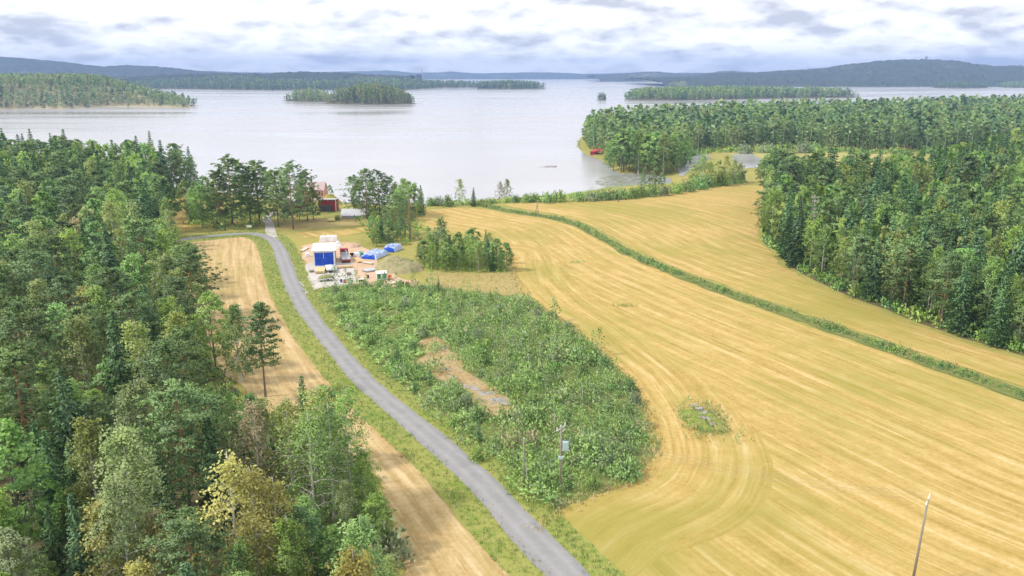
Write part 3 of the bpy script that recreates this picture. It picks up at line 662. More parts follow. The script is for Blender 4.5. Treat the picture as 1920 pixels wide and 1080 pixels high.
MIXF = [('pine', 'pine', 4), ('spruce', 'spruce', 4), ('birch', 'birch', 3), ('birch', 'olive', 2), ('aspen', 'aspen', 1)]
MIXY = [('pine', 'pine', 2.5), ('spruce', 'spruce', 2), ('birch', 'olive', 5), ('birch', 'birch', 4), ('birch', 'yellow', 0.8)]  # more olive and yellow birch: sunlit look put into the leaf colours
MIXD = [('pine', 'pine', 4), ('spruce', 'spruce', 5), ('birch', 'birch', 1)]
isle(PP([(-160, 208), (0, 206), (60, 204), (110, 205), (160, 203), (215, 200), (300, 201), (345, 203), (381, 198)], -5) + [(-640, 1620), (-760, 1780), (-900, 1900), (-1600, 1900)],
     lambda X, Y: 14 + 24 * np.clip((-560 - X) / 300, 0, 1), 120, MIXY, 9.5, 34, (15, 23), 'sunlit mixed forest covering the broad wooded headland across the water', 31, 160, M_sand)
isle(PP([(600, 194), (650, 196), (700, 196.5), (776, 195)], -5) + [(-186, 1680), (-230, 1790), (-360, 1800), (-415, 1690)], const(17), 70, MIXY, 8.5, 44, (18, 25),
     'dense wood on the larger of the two lake islands', 32, None)
isle(PP([(515, 188.5), (560, 191), (615, 191.5), (630, 189)], -5) + [(-400, 1900), (-490, 1930), (-560, 1870)], const(11), 60, MIXY, 8.5, 44, (14, 22),
     'lighter wood on the smaller island left of its neighbour', 33, None)
isle(PP([(1114, 186), (1127, 187), (1141, 186)], -5) + [(222, 1900), (205, 1915), (192, 1900)], const(2), 20, MIXD, 6, 70, (14, 22), 'tuft of pines on the tiny islet', 34)
isle(PP([(1163, 187), (1240, 188.5), (1300, 188), (1400, 186), (1520, 184), (1622, 183)], -5) + [(900, 2200), (500, 2250), (300, 2100)], const(6), 90, MIXF, 10, 34, (17, 25),
     'dark forest on the long point beyond the near peninsula', 35, 120)
isle(PP([(330, 167), (420, 168.5), (500, 169.5), (640, 169), (700, 169.3), (770, 168), (830, 164.5), (892, 164), (893, 167), (960, 167.5), (1034, 166.5)], -5) + [(160, 3300), (100, 3700), (-700, 4200), (-1500, 4200), (-1700, 3400)],
     lambda X, Y: 16 + 9 * np.sin(X / 170) * np.sin(X / 410 + 1), 300, MIXD, 17, 26, (22, 30), 'blue-green forest along the opposite shore beneath the mill chimney', 36, 220)
for pts, s in (([(1752, 165.3), (1800, 166), (1866, 165)], 37), ([(1880, 164), (1900, 164.6), (1990, 164)], 38)):
    a = PP(pts, -5); isle(a + [(a[-1][0] - 20, a[-1][1] + 120), (a[0][0] + 30, a[0][1] + 120)], const(3), 50, MIXD, 14, 40, (18, 26), 'low wooded island before the big hill, ' + ('the wider one' if s == 37 else 'cut by the picture edge'), s)
def hill_mat(name, dark, light, clear):
    t = NT(name); p = t.pos(); a = t.noise(p, 0.0022, 4, 0.6); b = t.noise(p, 0.02, 4, 0.7); c = t.noise(p, 0.10, 2, 0.7)
    col = t.mix(t.mrange(t.math('ADD', t.math('MULTIPLY', b, 0.5), t.math('MULTIPLY', c, 0.5)), 0.35, 0.65), dark, light)
    return t.bsdf(t.mix(t.mrange(a, 0.60, 0.66, 0, 0.75), col, clear), 1.0, spec=0.0)
M_hill = hill_mat('wooded_hill', (0.030, 0.045, 0.032), (0.075, 0.095, 0.050), (0.17, 0.185, 0.085))
def hills(name, dist, depth, prof, cell, seed, canopy=14.0):
    """a wooded ridge: prof lists (photo x, photo y of the skyline) ; stands at dist, its foot at the lake"""
    r = np.random.default_rng(seed); px = np.array([q[0] for q in prof], float); top = np.array([CAM_H + (dist + depth * 0.55) * (138 - q[1]) / FPX for q in prof])
    X0, X1 = (px[0] - 960) / FPX * dist, (px[-1] - 960) / FPX * dist
    X, Y = np.meshgrid(np.arange(X0, X1, cell), np.arange(dist, dist + depth, cell * 1.5))
    pxx = 960 + FPX * X / (dist + depth * 0.55); crest = np.interp(pxx, px, top)
    t = (Y - dist) / depth; b = np.clip(t / 0.55, 0, 1); sh = b * b * (3 - 2 * b); sh = np.where(t > 0.55, 1 - 0.6 * ((t - 0.55) / 0.45) ** 2, sh)
    base = 14.0 * np.clip(t * 30, 0, 1) - 5.5
    wob = 0.10 * np.sin(X / 310 + seed) * np.sin(Y / 260) * np.clip(t * 4, 0, 1) * np.clip((0.55 - t) * 5, 0, 1)
    Z = base + np.maximum(crest - base - canopy * 0.5, 0) * np.clip(sh + wob, 0, 1) + r.uniform(0, 1, X.shape) ** 1.3 * canopy * np.clip(t * 40, 0, 1)
    i = np.arange(X.size).reshape(X.shape); F_ = np.stack([i[:-1, :-1], i[:-1, 1:], i[1:, 1:], i[1:, :-1]], -1).reshape(-1, 4)
    tag(link(name, np_mesh(name, np.column_stack([(X + r.uniform(-.3, .3, X.shape) * cell).ravel(), Y.ravel(), Z.ravel()]), [F_], [M_hill], smooth=False)), kind='structure')
hills('hills', 9300, 1500, [(-150, 136), (300, 134), (420, 134), (470, 136), (560, 137), (640, 135), (700, 134), (735, 132.5), (780, 137), (830, 136), (846, 134.5), (900, 138), (960, 136.5), (1030, 136), (1090, 139), (1200, 137), (1300, 137), (1500, 136), (2050, 135)], 26, 41, 12)
hills('hills', 6400, 1300, [(1120, 141), (1180, 137), (1215, 134.5), (1260, 138), (1330, 137), (1345, 133), (1420, 137), (1480, 135), (2050, 134)], 22, 42, 13)
hills('hills', 3900, 1500, [(1240, 146), (1300, 143), (1345, 137.5), (1400, 138), (1450, 134), (1500, 132), (1560, 126), (1590, 121), (1640, 115.5), (1700, 114), (1750, 116), (1790, 121), (1815, 126), (1850, 126), (1890, 124), (1920, 123), (2080, 128)], 15, 43)
hills('hills', 4700, 1500, [(-160, 113), (-60, 111), (20, 110), (60, 111), (120, 116), (180, 124), (215, 127), (260, 124), (320, 127), (370, 133), (430, 137), (520, 142)], 17, 44)
hills('hills', 3500, 700, [(-160, 138), (60, 139), (140, 142), (220, 146), (300, 144), (345, 141), (420, 139), (520, 139), (560, 136), (640, 137), (700, 141), (760, 143)], 15, 45)

# ------------------------------------------------------------------ trees
TREES = []   # dict(x, y, h, kind, leaf, region, label, over)
LEAFNAME = {'pine': 'orange trunked pine', 'spruce': 'dark conical spruce', 'birch': 'green birch', 'olive': 'olive green birch', 'yellow': 'yellowing birch',
            'brownish': 'thin brownish birch', 'aspen': 'bright broadleaf tree', 'willow': 'grey green willow', 'scrub': 'pale broadleaf tree'}
def tree(kind, leaf, x, y, h, region, label=None, **over): TREES.append(dict(x=x, y=y, h=h, kind=kind, leaf=leaf, region=region, label=label, over=over))
def top_tree(px, py, h, kind, leaf, region, label=None, **over):
    x, y = P(px, py, h); tree(kind, leaf, x, y, h - gz1(x, y), region, label, **over)
def base_tree(px, by, ty, kind, leaf, region, label=None, **over):
    x, y = P(px, by); z = gz1(x, y); x, y = P(px, by, z); tree(kind, leaf, x, y, height_at(x, y, ty) - z, region, label, **over)
LF = 'left'
for a in [(203, 370, 20, 'birch', 'olive'), (140, 402, 16, 'birch', 'brownish'), (170, 462, 15, 'aspen', 'aspen'), (205, 455, 15, 'aspen', 'aspen'), (312, 482, 14, 'aspen', 'aspen'), (270, 527, 19, 'spruce', 'spruce'),
          (250, 592, 18, 'birch', 'olive'), (140, 583, 18, 'birch', 'olive'), (335, 612, 18, 'pine', 'pine'), (390, 545, 16, 'aspen', 'birch'), (437, 562, 16, 'birch', 'birch'), (25, 560, 20, 'pine', 'pine'), (60, 470, 20, 'pine', 'pine'),
          (100, 440, 20, 'pine', 'pine'), (20, 430, 19, 'birch', 'birch'), (205, 500, 18, 'pine', 'pine'), (120, 515, 18, 'pine', 'pine'), (255, 410, 21, 'pine', 'pine'), (300, 400, 19, 'birch', 'birch'), (320, 420, 17, 'birch', 'birch'),
          (2, 790, 18, 'aspen', 'aspen'), (155, 770, 18, 'birch', 'olive'), (225, 788, 19, 'birch', 'olive'), (130, 918, 15, 'spruce', 'spruce'), (178, 928, 14, 'birch', 'yellow'), (215, 882, 17, 'birch', 'olive'), (285, 945, 13, 'birch', 'yellow'),
          (510, 884, 16, 'birch', 'yellow'), (470, 742, 18, 'birch', 'brownish'), (535, 738, 18, 'birch', 'olive'), (575, 765, 18, 'birch', 'birch'), (612, 745, 18, 'birch', 'birch'),
          (645, 715, 18.5, 'birch', 'birch'), (590, 715, 18, 'birch', 'olive'), (618, 985, 10, 'aspen', 'aspen'), (255, 1040, 12, 'birch', 'yellow'), (5, 990, 12, 'aspen', 'willow'),
          (60, 780, 15, 'spruce', 'spruce'), (250, 700, 20, 'birch', 'olive'), (20, 650, 20, 'pine', 'pine'), (110, 680, 19, 'spruce', 'spruce'), (300, 640, 19, 'pine', 'pine'), (375, 735, 16, 'pine', 'pine'), (330, 720, 20, 'pine', 'pine'),
          (560, 950, 12, 'aspen', 'aspen'), (690, 975, 8, 'aspen', 'willow'), (80, 800, 15, 'spruce', 'spruce')]:
    top_tree(*a, LF, **({'sparse': True} if a[3] == 'birch' and 440 < a[0] < 660 else {}))
top_tree(425, 835, 20, 'birch', 'yellow', LF, 'tall yellowing birch with white trunk standing out at the bottom of the left forest', sparse=True)
top_tree(468, 862, 18, 'birch', 'yellow', LF, 'yellowing birch with thin white trunk, close beside the tallest yellow birch', sparse=True)
base_tree(498, 744, 566, 'pine', 'pine', LF, 'lone pine with bare orange trunk standing on the pale stubble strip', base=0.36, wid=0.16)
N_HERO = len(TREES); LONE = P(498, 744)
def fill(poly, step, mixes, hr, region, seed, clear=3.3):
    x, y = scatter(poly, step, seed); z = gz(x, y)
    for a, b, c in zip(x, y, z):
        if not in_view(a, b, 1.05) or c < -4.4: continue
        if any(abs(t['x'] - a) < clear and abs(t['y'] - b) < clear for t in TREES[:N_HERO]): continue
        if math.hypot(a - LONE[0], b - LONE[1] + 8) < 15: continue
        k, l = pick(mixes(a, b)); h = random.uniform(*hr(a, b)) * (1.14 if k == 'spruce' else 1.0); tree(k, l, a, b, h, region)
fill(FOREST_L, 7.9, lambda a, b: [('pine', 'pine', 5 if b > 150 else 2), ('spruce', 'spruce', 2.8), ('birch', 'birch', 2.2), ('birch', 'olive', 2.4 if b < 240 else 1), ('aspen', 'aspen', 1), ('birch', 'yellow', 0.5 if b < 120 else 0.05)],
     lambda a, b: (9, 15) if b < 110 else ((13, 19) if b < 250 else ((15, 21) if b < 320 else (18, 25))), LF, 51)
x, y = scatter(FOREST_L, 5.2, 53)
for a, b in zip(x, y):
    if 40 < b < 118 and in_view(a, b) and all(math.hypot(t['x'] - a, t['y'] - b) > 3.2 for t in TREES): tree(*pick([('spruce', 'spruce', 4), ('birch', 'birch', 2), ('aspen', 'birch', 2), ('birch', 'olive', 1)]), a, b, random.uniform(6, 12), LF)
N_HERO = len(TREES); RF = 'right'
# edge of the right-hand forest
edge = smooth_line(PP([(1442, 418), (1446, 446), (1486, 486), (1570, 532), (1705, 586), (1806, 622), (1925, 655)]), 1.0); pos = 0
while pos < len(edge):
    x, y = edge[pos] + rng.normal(size=2) * 1.3; k, l = pick([('birch', 'birch', 4), ('birch', 'olive', 2), ('spruce', 'spruce', 2.5), ('aspen', 'birch', 1)])
    tree(k, l, x + 2, y + 2, random.uniform(13, 20) if k != 'spruce' else random.uniform(7, 16), RF); pos += random.randint(2, 4)
N2 = len(TREES)
def fill2(*a, **k):
    global N_HERO
    old, N_HERO = N_HERO, 0; fill(*a, **k); N_HERO = old
fill2(FOREST_R, 6.3, lambda a, b: [('pine', 'pine', 3), ('spruce', 'spruce', 5), ('birch', 'birch', 2.4), ('birch', 'olive', 1.2), ('aspen', 'aspen', 1.0)], lambda a, b: (13, 21) if b < 300 else (18, 25), RF, 52)
# single trees and groves in the middle distance
for a in [(437, 424, 292, 'pine', 'pine'), (414, 428, 318, 'pine', 'pine'), (453, 415, 303, 'pine', 'pine'), (470, 420, 312, 'pine', 'pine'), (487, 418, 300, 'pine', 'pine'), (500, 400, 312, 'pine', 'pine'), (522, 425, 318, 'pine', 'pine'),
          (533, 415, 330, 'pine', 'pine'), (550, 430, 303, 'pine', 'pine'), (577, 415, 320, 'pine', 'pine'), (568, 400, 330, 'pine', 'pine'), (400, 420, 340, 'aspen', 'birch'), (380, 425, 345, 'aspen', 'aspen'), (362, 418, 350, 'birch', 'birch'),
          (510, 395, 320, 'birch', 'birch'), (425, 400, 322, 'pine', 'pine'), (352, 405, 335, 'aspen', 'birch'), (372, 408, 338, 'aspen', 'birch'), (390, 412, 328, 'aspen', 'aspen'), (408, 405, 335, 'birch', 'birch'), (463, 405, 325, 'aspen', 'birch'), (445, 400, 330, 'aspen', 'birch'), (480, 402, 322, 'pine', 'pine'), (515, 408, 335, 'aspen', 'birch'), (540, 405, 335, 'pine', 'pine'), (562, 412, 345, 'aspen', 'birch'), (588, 412, 352, 'aspen', 'birch')]:
    base_tree(*a, 'house grove', **({'base': 0.20, 'wid': 0.25} if a[3] == 'pine' else {}))
for a in [(688, 412, 316, 'pine', 'pine'), (664, 400, 328, 'pine', 'pine'), (712, 402, 318, 'pine', 'pine'), (732, 400, 330, 'pine', 'pine'), (758, 400, 330, 'birch', 'birch'), (778, 408, 342, 'aspen', 'birch'), (790, 402, 345, 'spruce', 'spruce'),
          (750, 415, 350, 'aspen', 'birch'), (745, 448, 362, 'pine', 'pine'), (716, 452, 398, 'spruce', 'spruce'), (700, 455, 402, 'aspen', 'aspen'), (722, 425, 388, 'aspen', 'birch'), (760, 440, 375, 'pine', 'pine'), (676, 402, 335, 'aspen', 'birch'), (700, 400, 335, 'aspen', 'birch'), (722, 398, 338, 'aspen', 'birch'), (742, 402, 340, 'birch', 'birch'), (768, 405, 338, 'aspen', 'birch'), (735, 440, 392, 'aspen', 'birch'), (752, 452, 405, 'aspen', 'aspen'), (706, 462, 425, 'aspen', 'birch'), (730, 460, 415, 'aspen', 'scrub')]:
    base_tree(*a, 'meadow grove', **({'base': 0.16, 'wid': 0.26} if a[3] == 'pine' else {}))
for px_, by, ty, k, l, lb in [(619, 366, 337, 'aspen', 'birch', 'small round topped tree on the shore right of the pink house'), (863, 386, 332, 'birch', 'olive', 'slender pale birch standing alone at the field end by the lake'),
                           (888, 387, 350, 'spruce', 'spruce', 'small dark spruce beside the slender pale birch at the shore'), (938, 377, 334, 'birch', 'brownish', 'sparse reddish birch at the shore beyond the ditch end'),
                           (951, 376, 329, 'birch', 'olive', 'sparse airy birch at the shore, taller of the pair beyond the ditch end'), (1750, 545, 483, 'birch', 'yellow', None), (1441, 343, 278, 'aspen', 'aspen', 'rounded bright green tree at the far corner of the upper field'),
                           (1425, 342, 300, 'aspen', 'birch', 'lower broadleaf tree left of the rounded green tree at the field corner'), (1505, 338, 288, 'spruce', 'spruce', 'broad dark spruce standing before the marsh meadow')]:
    base_tree(px_, by, ty, k, l, 'shore', lb)
for px_, by, ty in [(1205, 352, 316), (1222, 352, 318), (1240, 350, 322), (1300, 348, 305), (1315, 345, 288), (1330, 345, 300), (1345, 345, 298), (1360, 343, 288), (1375, 341, 296), (1388, 338, 304)]:
    base_tree(px_, by + 4, ty, random.choice(['birch', 'aspen']), random.choice(['birch', 'olive', 'aspen']), 'bay hedge')
for px_, by, ty in [(1150, 314, 258), (1165, 318, 240), (1180, 318, 236), (1197, 320, 238), (1212, 322, 250), (1228, 323, 246), (1243, 324, 244), (1258, 323, 252), (1272, 322, 262), (1283, 318, 262), (1205, 310, 236), (1235, 312, 240), (1262, 312, 246), (1140, 308, 262), (1175, 308, 238)]:
    a, b = P(px_, by, -3); z = gz1(a, b); tree(*random.choice([('birch', 'birch'), ('birch', 'olive'), ('aspen', 'birch'), ('aspen', 'aspen')]), a, b, height_at(a, b, ty) - z, 'bay point')
# sapling grove on the field edge
GROVE = PP([(785, 492), (800, 505), (860, 506), (950, 506), (952, 488), (900, 470), (800, 462)])
x, y = scatter(GROVE, 2.9, 61)
for a, b in zip(x, y): tree(*pick([('birch', 'birch', 4), ('birch', 'olive', 1.5), ('spruce', 'spruce', 0.7), ('aspen', 'birch', 3)]), a, b, random.uniform(3, 10), 'sapling grove')
base_tree(828, 490, 402, 'birch', 'birch', 'sapling grove', 'tallest leafy birch rising from the sapling grove beside the stubble')

PLACE = {LF: lambda t: ['in the nearest corner of the left forest', 'in the left forest by the strip', 'in the far half of the left forest', 'at the lakeward end of the left forest'][int(t['y'] > 115) + int(t['y'] > 210) + int(t['y'] > 310)],
         RF: lambda t: ['on the field edge of the right forest', 'just behind the right forest edge', 'deep in the right forest'][min(2, int(polydist(edge, np.array([t['x']]), np.array([t['y']]))[0][0] / 14))],
         'house grove': lambda t: 'in the grove where the road bends', 'meadow grove': lambda t: 'in the clump above the blue tarps',
         'shore': lambda t: 'in front of the right forest', 'bay point': lambda t: 'on the wooded point beside the boathouse', 'bay hedge': lambda t: 'in the row before the lily bay', 'sapling grove': lambda t: 'in the sapling grove by the stubble'}
# which of them show: nearest first, against what already covers the picture
TREES.sort(key=lambda t: t['y'])
cover_ = np.zeros((135, 240), bool); GV = gz(np.array([t['x'] for t in TREES]), np.array([t['y'] for t in TREES]))
for t, z in zip(TREES, GV):
    t['z'] = float(z); cx, y1, zc = project(t['x'], t['y'], z + 0.25 * t['h']); _, y0, _ = project(t['x'], t['y'], z + t['h'])
    w = FPX * 0.13 * t['h'] / zc; a, b, c, d = int(max(0, (cx - w) / 8)), int(min(240, (cx + w) / 8 + 1)), int(max(0, y0 / 8)), int(min(135, y1 / 8 + 1))
    t['vis'] = 0.0 if a >= b or c >= d else float((~cover_[c:d, a:b]).sum()); t['area'] = max(1, (b - a) * (d - c))
    if a < b and c < d: cover_[c:d, a:b][int((d - c) * 0.15):, int((b - a) * 0.15):max(1, int((b - a) * 0.85 + 1))] = True
byk = {}
for t in TREES: byk.setdefault(t['kind'], []).append(t)
for k, L in byk.items():
    L.sort(key=lambda t: -(t['vis'] + (1e4 if t['label'] else 0)))
    for i, t in enumerate(L): t['solo'] = i < 270 and (t['vis'] / t['area'] > 0.07 or bool(t['label']))
NAME = {'pine': 'pine_tree', 'spruce': 'spruce_tree', 'birch': 'birch_tree', 'aspen': 'broadleaf_tree'}; CAT = {'pine': 'pine', 'spruce': 'spruce', 'birch': 'birch', 'aspen': 'tree'}
rest = []
for i, t in enumerate(TREES):
    r3 = math.hypot(t['x'], t['y']); var = (i * 7 + int(abs(t['x']) * 3)) % (4 if t['leaf'] in ('pine', 'birch', 'spruce') else 2)
    if not t['solo']:
        rest.append((far_raw(t['kind'], t['leaf'], 110 if t['y'] < 190 else 56), t['x'], t['y'], t['z'] - 0.1, t['h'] / 20 * random.uniform(0.9, 1.2), t['h'] / 20, random.uniform(0, 6.28))); continue
    lod = -1 if r3 < 108 else 0 if r3 < 200 or t['region'] in ('house grove', 'meadow grove') else 1; H, tm, cm, jm, raw = proto(t['kind'], t['leaf'], var, lod, **t['over'])
    s = t['h'] / H; wd = 0.95 if t['kind'] == 'spruce' else 1.14; sc = (s * wd * random.uniform(0.92, 1.16), s * wd * random.uniform(0.92, 1.16), s); rz = random.uniform(0, 6.28); nm = NAME[t['kind']]
    if r3 < 330:
        o = empty(nm, (t['x'], t['y'], t['z'] - 0.1), rz); link('trunk', tm, o); link('crown', cm, o)
    else: o = link(nm, jm, None, (t['x'], t['y'], t['z'] - 0.1), rz)
    o.scale = sc
    size = 'tall' if t['h'] > 17 else ('mid-height' if t['h'] > 10 else 'young')
    t['obj'] = o; t['px'] = project(t['x'], t['y'], t['z'] + t['h'])[0]; t['text'] = f"{size} {LEAFNAME[t['leaf']]} {PLACE[t['region']](t)}"
    tag(o, t['label'], CAT[t['kind']])
ORD = 'first second third fourth fifth sixth seventh eighth ninth tenth eleventh twelfth thirteenth fourteenth fifteenth sixteenth seventeenth eighteenth nineteenth twentieth twenty-first twenty-second twenty-third twenty-fourth twenty-fifth twenty-sixth twenty-seventh twenty-eighth twenty-ninth thirtieth'.split()
same = {}
for t in TREES:
    if t['solo'] and not t['label']: same.setdefault(t['text'], []).append(t)
for text, L in same.items():
    L.sort(key=lambda t: t['px'])
    for i, t in enumerate(L):
        th_ = -(-len(L) // 3); t['obj']['label'] = text if len(L) == 1 or th_ > 30 else f"{text}, {ORD[i]} from left" if len(L) <= 15 else f"{text}, {ORD[i % th_]} in {('left', 'middle', 'right')[i // th_]} third"
        if len(L) > 1: t['obj']['group'] = text.replace('birch ', 'birches ').replace('pine ', 'pines ').replace('spruce ', 'spruces ').replace('tree ', 'trees ')
mass('forest_interior', rest, 'trees crowded out of sight within the forests', 'forest')
print('TREES', len(TREES), 'solo', sum(t['solo'] for t in TREES), {k: sum(t['solo'] for t in L) for k, L in byk.items()})
# forest on the near peninsula across the bay
PEN = PP([(1088, 268), (1128, 298), (1150, 316), (1220, 327), (1282, 322), (1286, 292), (1330, 286), (1400, 283), (1500, 279), (1600, 284), (1720, 284), (1920, 280), (2200, 275)], -3) + [(1300, 1330)] + \
    PP([(1920, 206), (1700, 215), (1450, 223), (1290, 233), (1180, 241), (1110, 249)], -4)
x, y = scatter(PEN, 8.8, 71); z = gz(x, y); d, _ = polydist(PEN, x, y, True); items = []
for a, b, c, e_ in zip(x, y, z, d):
    if not in_view(a, b) or c < -4.7: continue
    k, l = pick([('spruce', 'spruce', 9), ('pine', 'pine', 3), ('birch', 'birch', 2.5), ('birch', 'olive', 1.2), ('aspen', 'aspen', 0.6)] if e_ > 25 else [('birch', 'birch', 4), ('birch', 'olive', 2), ('pine', 'pine', 2), ('spruce', 'spruce', 1)])
    h = random.uniform(15, 27)
    raw = far_raw(k, l, 90 if e_ < 22 and b < 760 else 44 if b < 850 else 27); u = 20.0
    items.append((raw, a, b, c - 0.2, h / u * random.uniform(1.05, 1.5), h / u, random.uniform(0, 6.28)))
mass('forest', items, 'tall mixed forest covering the peninsula beyond the marsh', 'forest')

# ------------------------------------------------------------------ low growth
r0 = np.random.default_rng(5)
FERN = [raw_fern(r0, 15, 0.62, l) for l in ('fern', 'scrub', 'fern')]
LOW = [raw_bush(r0, 50, 0.95, 0.85, l, 0.24, 0.55) for l in ('scrub', 'birch', 'fern', 'willow', 'scrub')]
TALLW = [raw_bush(r0, 30, 1.3, 0.5, l, 0.29, 0.35, 1.5) for l in ('drygrass', 'olive', 'scrub', 'brownish')]
TUFT = [raw_tuft(r0, 9, 0.42, 0.22, 'grass', 0.035) for _ in range(4)]; DRY = [raw_tuft(r0, 9, 0.5, 0.25, 'drygrass', 0.035) for _ in range(3)]
UNDER = [raw_bush(r0, 38, 1.0, 0.8, l, 0.34) for l in ('birch', 'spruce', 'olive', 'spruce', 'scrub', 'aspen')]
CLEAR = np.array(PP([(775, 640), (820, 628), (850, 660), (890, 705), (930, 735), (955, 760), (950, 790), (905, 785), (880, 745), (830, 720), (790, 705), (762, 690), (790, 668)]))
def items_at(x, y, raws, smin, smax, zmul=(0.8, 1.3), sink=0.05, clump=False):
    z = gz(np.asarray(x), np.asarray(y)); out = []
    for a, b, c in zip(x, y, z):
        s_ = random.uniform(smin, smax)
        if clump: s_ *= 0.55 + 1.25 * max(0.0, 0.5 + 0.9 * mnoise.noise((a * 0.13, b * 0.13, 0.0)) + 0.3 * mnoise.noise((a * 0.5, b * 0.5, 3.0)))
        out.append((random.choice(raws), a, b, c - sink, s_, s_ * random.uniform(*zmul), random.uniform(0, 6.28)))
    return out
x, y = scatter(SCRUB, 1.12, 81); k = ~inside(CLEAR, x, y) | (np.array([mnoise.noise((a * 0.22, b * 0.22, 9.0)) for a, b in zip(x, y)]) > 0.27); x, y = x[k], y[k]
fernzone = inside(PP([(600, 548), (790, 540), (860, 600), (830, 640), (770, 690), (700, 690), (640, 620)]), x, y)
rim_ = polydist(SCRUB, x, y, True)[0]; k = (rim_ > 2.2) | (r0.uniform(0, 1, len(x)) < 0.5); x, y, fernzone = x[k], y[k], fernzone[k]
near_rd = polydist(ROAD, x, y)[0] < 11
its = items_at(x[fernzone], y[fernzone], FERN + FERN + LOW[:2], 0.9, 1.6, clump=True) + items_at(x[~fernzone & near_rd], y[~fernzone & near_rd], LOW + LOW + TALLW[1:3] + FERN, 1.0, 1.7, clump=True) + items_at(x[~fernzone & ~near_rd], y[~fernzone & ~near_rd], LOW + LOW + LOW + TALLW[1:] + TALLW[1:3], 0.95, 1.65, clump=True)
mass('undergrowth', its, 'dense green ferns and brush filling the scrub beside the road', 'undergrowth')
# single shrubs and saplings in the scrub
def shrub_mesh(leaf, seed):
    r = np.random.default_rng(seed); V, Q, F_, o, NB = [], [], [], 0, []
    for j in range(5):
        a = r.uniform(0, 6.28); c = np.array([math.cos(a) * 0.38, math.sin(a) * 0.38, 0.0]) * r.uniform(0.3, 1); b = raw_bush(r, 85, r.uniform(0.7, 1.0), r.uniform(0.38, 0.58), leaf, 0.15, 0.6, 0.8); NB.append(b[6])
        V.append(b[0] + c); F_.append(b[1] + o); Q.append(np.clip(b[3] * 0.6 + r.uniform(0, 0.4), 0, 1)); o += len(b[0])
    st, sf = [], []
    for j in range(5):
        a = r.uniform(0, 6.28); v, f = tube([(0, 0, 0), (math.cos(a) * 0.2, math.sin(a) * 0.2, 0.5), (math.cos(a) * 0.3, math.sin(a) * 0.3, 0.85)], [0.02, 0.014, 0.006], 4); sf.append(f + o); st.append(v); o += len(v)
    nl = sum(map(len, F_)); ns = sum(map(len, sf))
    return np_mesh('shrub', np.vstack(V + st), [np.vstack(F_ + sf)], [LM[leaf], BK['grey']], np.concatenate([np.zeros(nl, np.int32), np.ones(ns, np.int32)]), attrs={'rnd': ('FACE', np.concatenate(Q + [np.zeros(ns)]))}, normals=np.vstack(NB + [unit(q_ * [1, 1, 0.0] + 1e-6) for q_ in st]))
SHR = {l: [shrub_mesh(l, 90 + i + len(l)) for i in range(3)] for l in ('willow', 'scrub', 'birch', 'aspen', 'olive', 'brownish')}
LOW_THINGS = []
def low_thing(name, me, x, y, sxy, sz, text, cat, label=None):
    o = link(name, me, None, (x, y, gz1(x, y) - 0.05), random.uniform(0, 6.28)); o.scale = (sxy, sxy, sz); LOW_THINGS.append((o, text, x, y)); o['category'] = cat
    if label: o['label'] = label
    return o
x, y = scatter(SCRUB, 3.9, 82); k = ~inside(CLEAR, x, y); x, y = x[k], y[k]
outcrop = P(880, 720); trpole = P(1050, 908)
for a, b in zip(x, y):
    dr, df = polydist(ROAD, np.array([a]), np.array([b]))[0][0], polydist(HEADLAND, np.array([a]), np.array([b]))[0][0]
    where = 'near the transformer pole' if math.hypot(a - trpole[0], b - trpole[1]) < 13 else 'round the rocky clearing' if polydist(CLEAR, np.array([a]), np.array([b]), True)[0][0] < 5 else 'along the stubble edge of the scrub' if df < 9 else \
        'on the roadside rim of the scrub' if dr < 12 else 'among the ferns of the scrub' if b > 165 else 'in the middle of the scrub'
    q = random.random()
    if q < 0.42:
        l = random.choice(['birch', 'birch', 'olive', 'aspen']); h = random.uniform(2.4, 5.2); H, _, _, jm, _ = proto('birch', 'birch' if l == 'aspen' else l, random.randint(0, 2), 2)
        h *= 1.35 if df < 22 or b > 165 else 0.9
        low_thing('birch_sapling', jm, a, b, h / H * 1.25, h / H, f"{'olive' if l == 'olive' else 'green'} birch sapling {where}", 'sapling')
    elif q < 0.54:
        h = random.uniform(1.6, 3.6); H, _, _, jm, _ = proto('spruce', 'spruce', random.randint(0, 2), 2); low_thing('spruce_sapling', jm, a, b, h / H * 1.2, h / H, f'small dark spruce {where}', 'sapling')
    else:
        l = random.choice(['willow', 'scrub', 'scrub', 'birch', 'aspen']); h = random.uniform(1.6, 3.2)
        low_thing('shrub', random.choice(SHR[l]), a, b, h * random.uniform(0.7, 1.05), h, f"{'grey green' if l == 'willow' else 'leafy green'} shrub {where}", 'shrub')
for px_, py_, h, w, l, lb in [(1170, 905, 4.2, 3.3, 'scrub', 'large rounded green bush at the lower corner of the scrub by the stubble'), (742, 690, 5.0, 2.2, 'birch', 'tall light green bush standing over the ferns near the road'),
                              (720, 1060, 5.2, 4.2, 'willow', 'dark rounded willow at the foot of the birches on the pale strip'), (632, 412, 2.4, 2.2, 'scrub', 'dark little bush beside the low grey roofed barn'),
                              (965, 845, 3.2, 2.6, 'brownish', 'dry brownish bush just above the pole pair'), (996, 840, 2.8, 2.2, 'brownish', 'dry pinkish bush beside the brownish one above the pole pair')]:
    a, b = P(px_, py_); low_thing('shrub', random.choice(SHR[l]), a, b, w, h, '', 'shrub', lb)
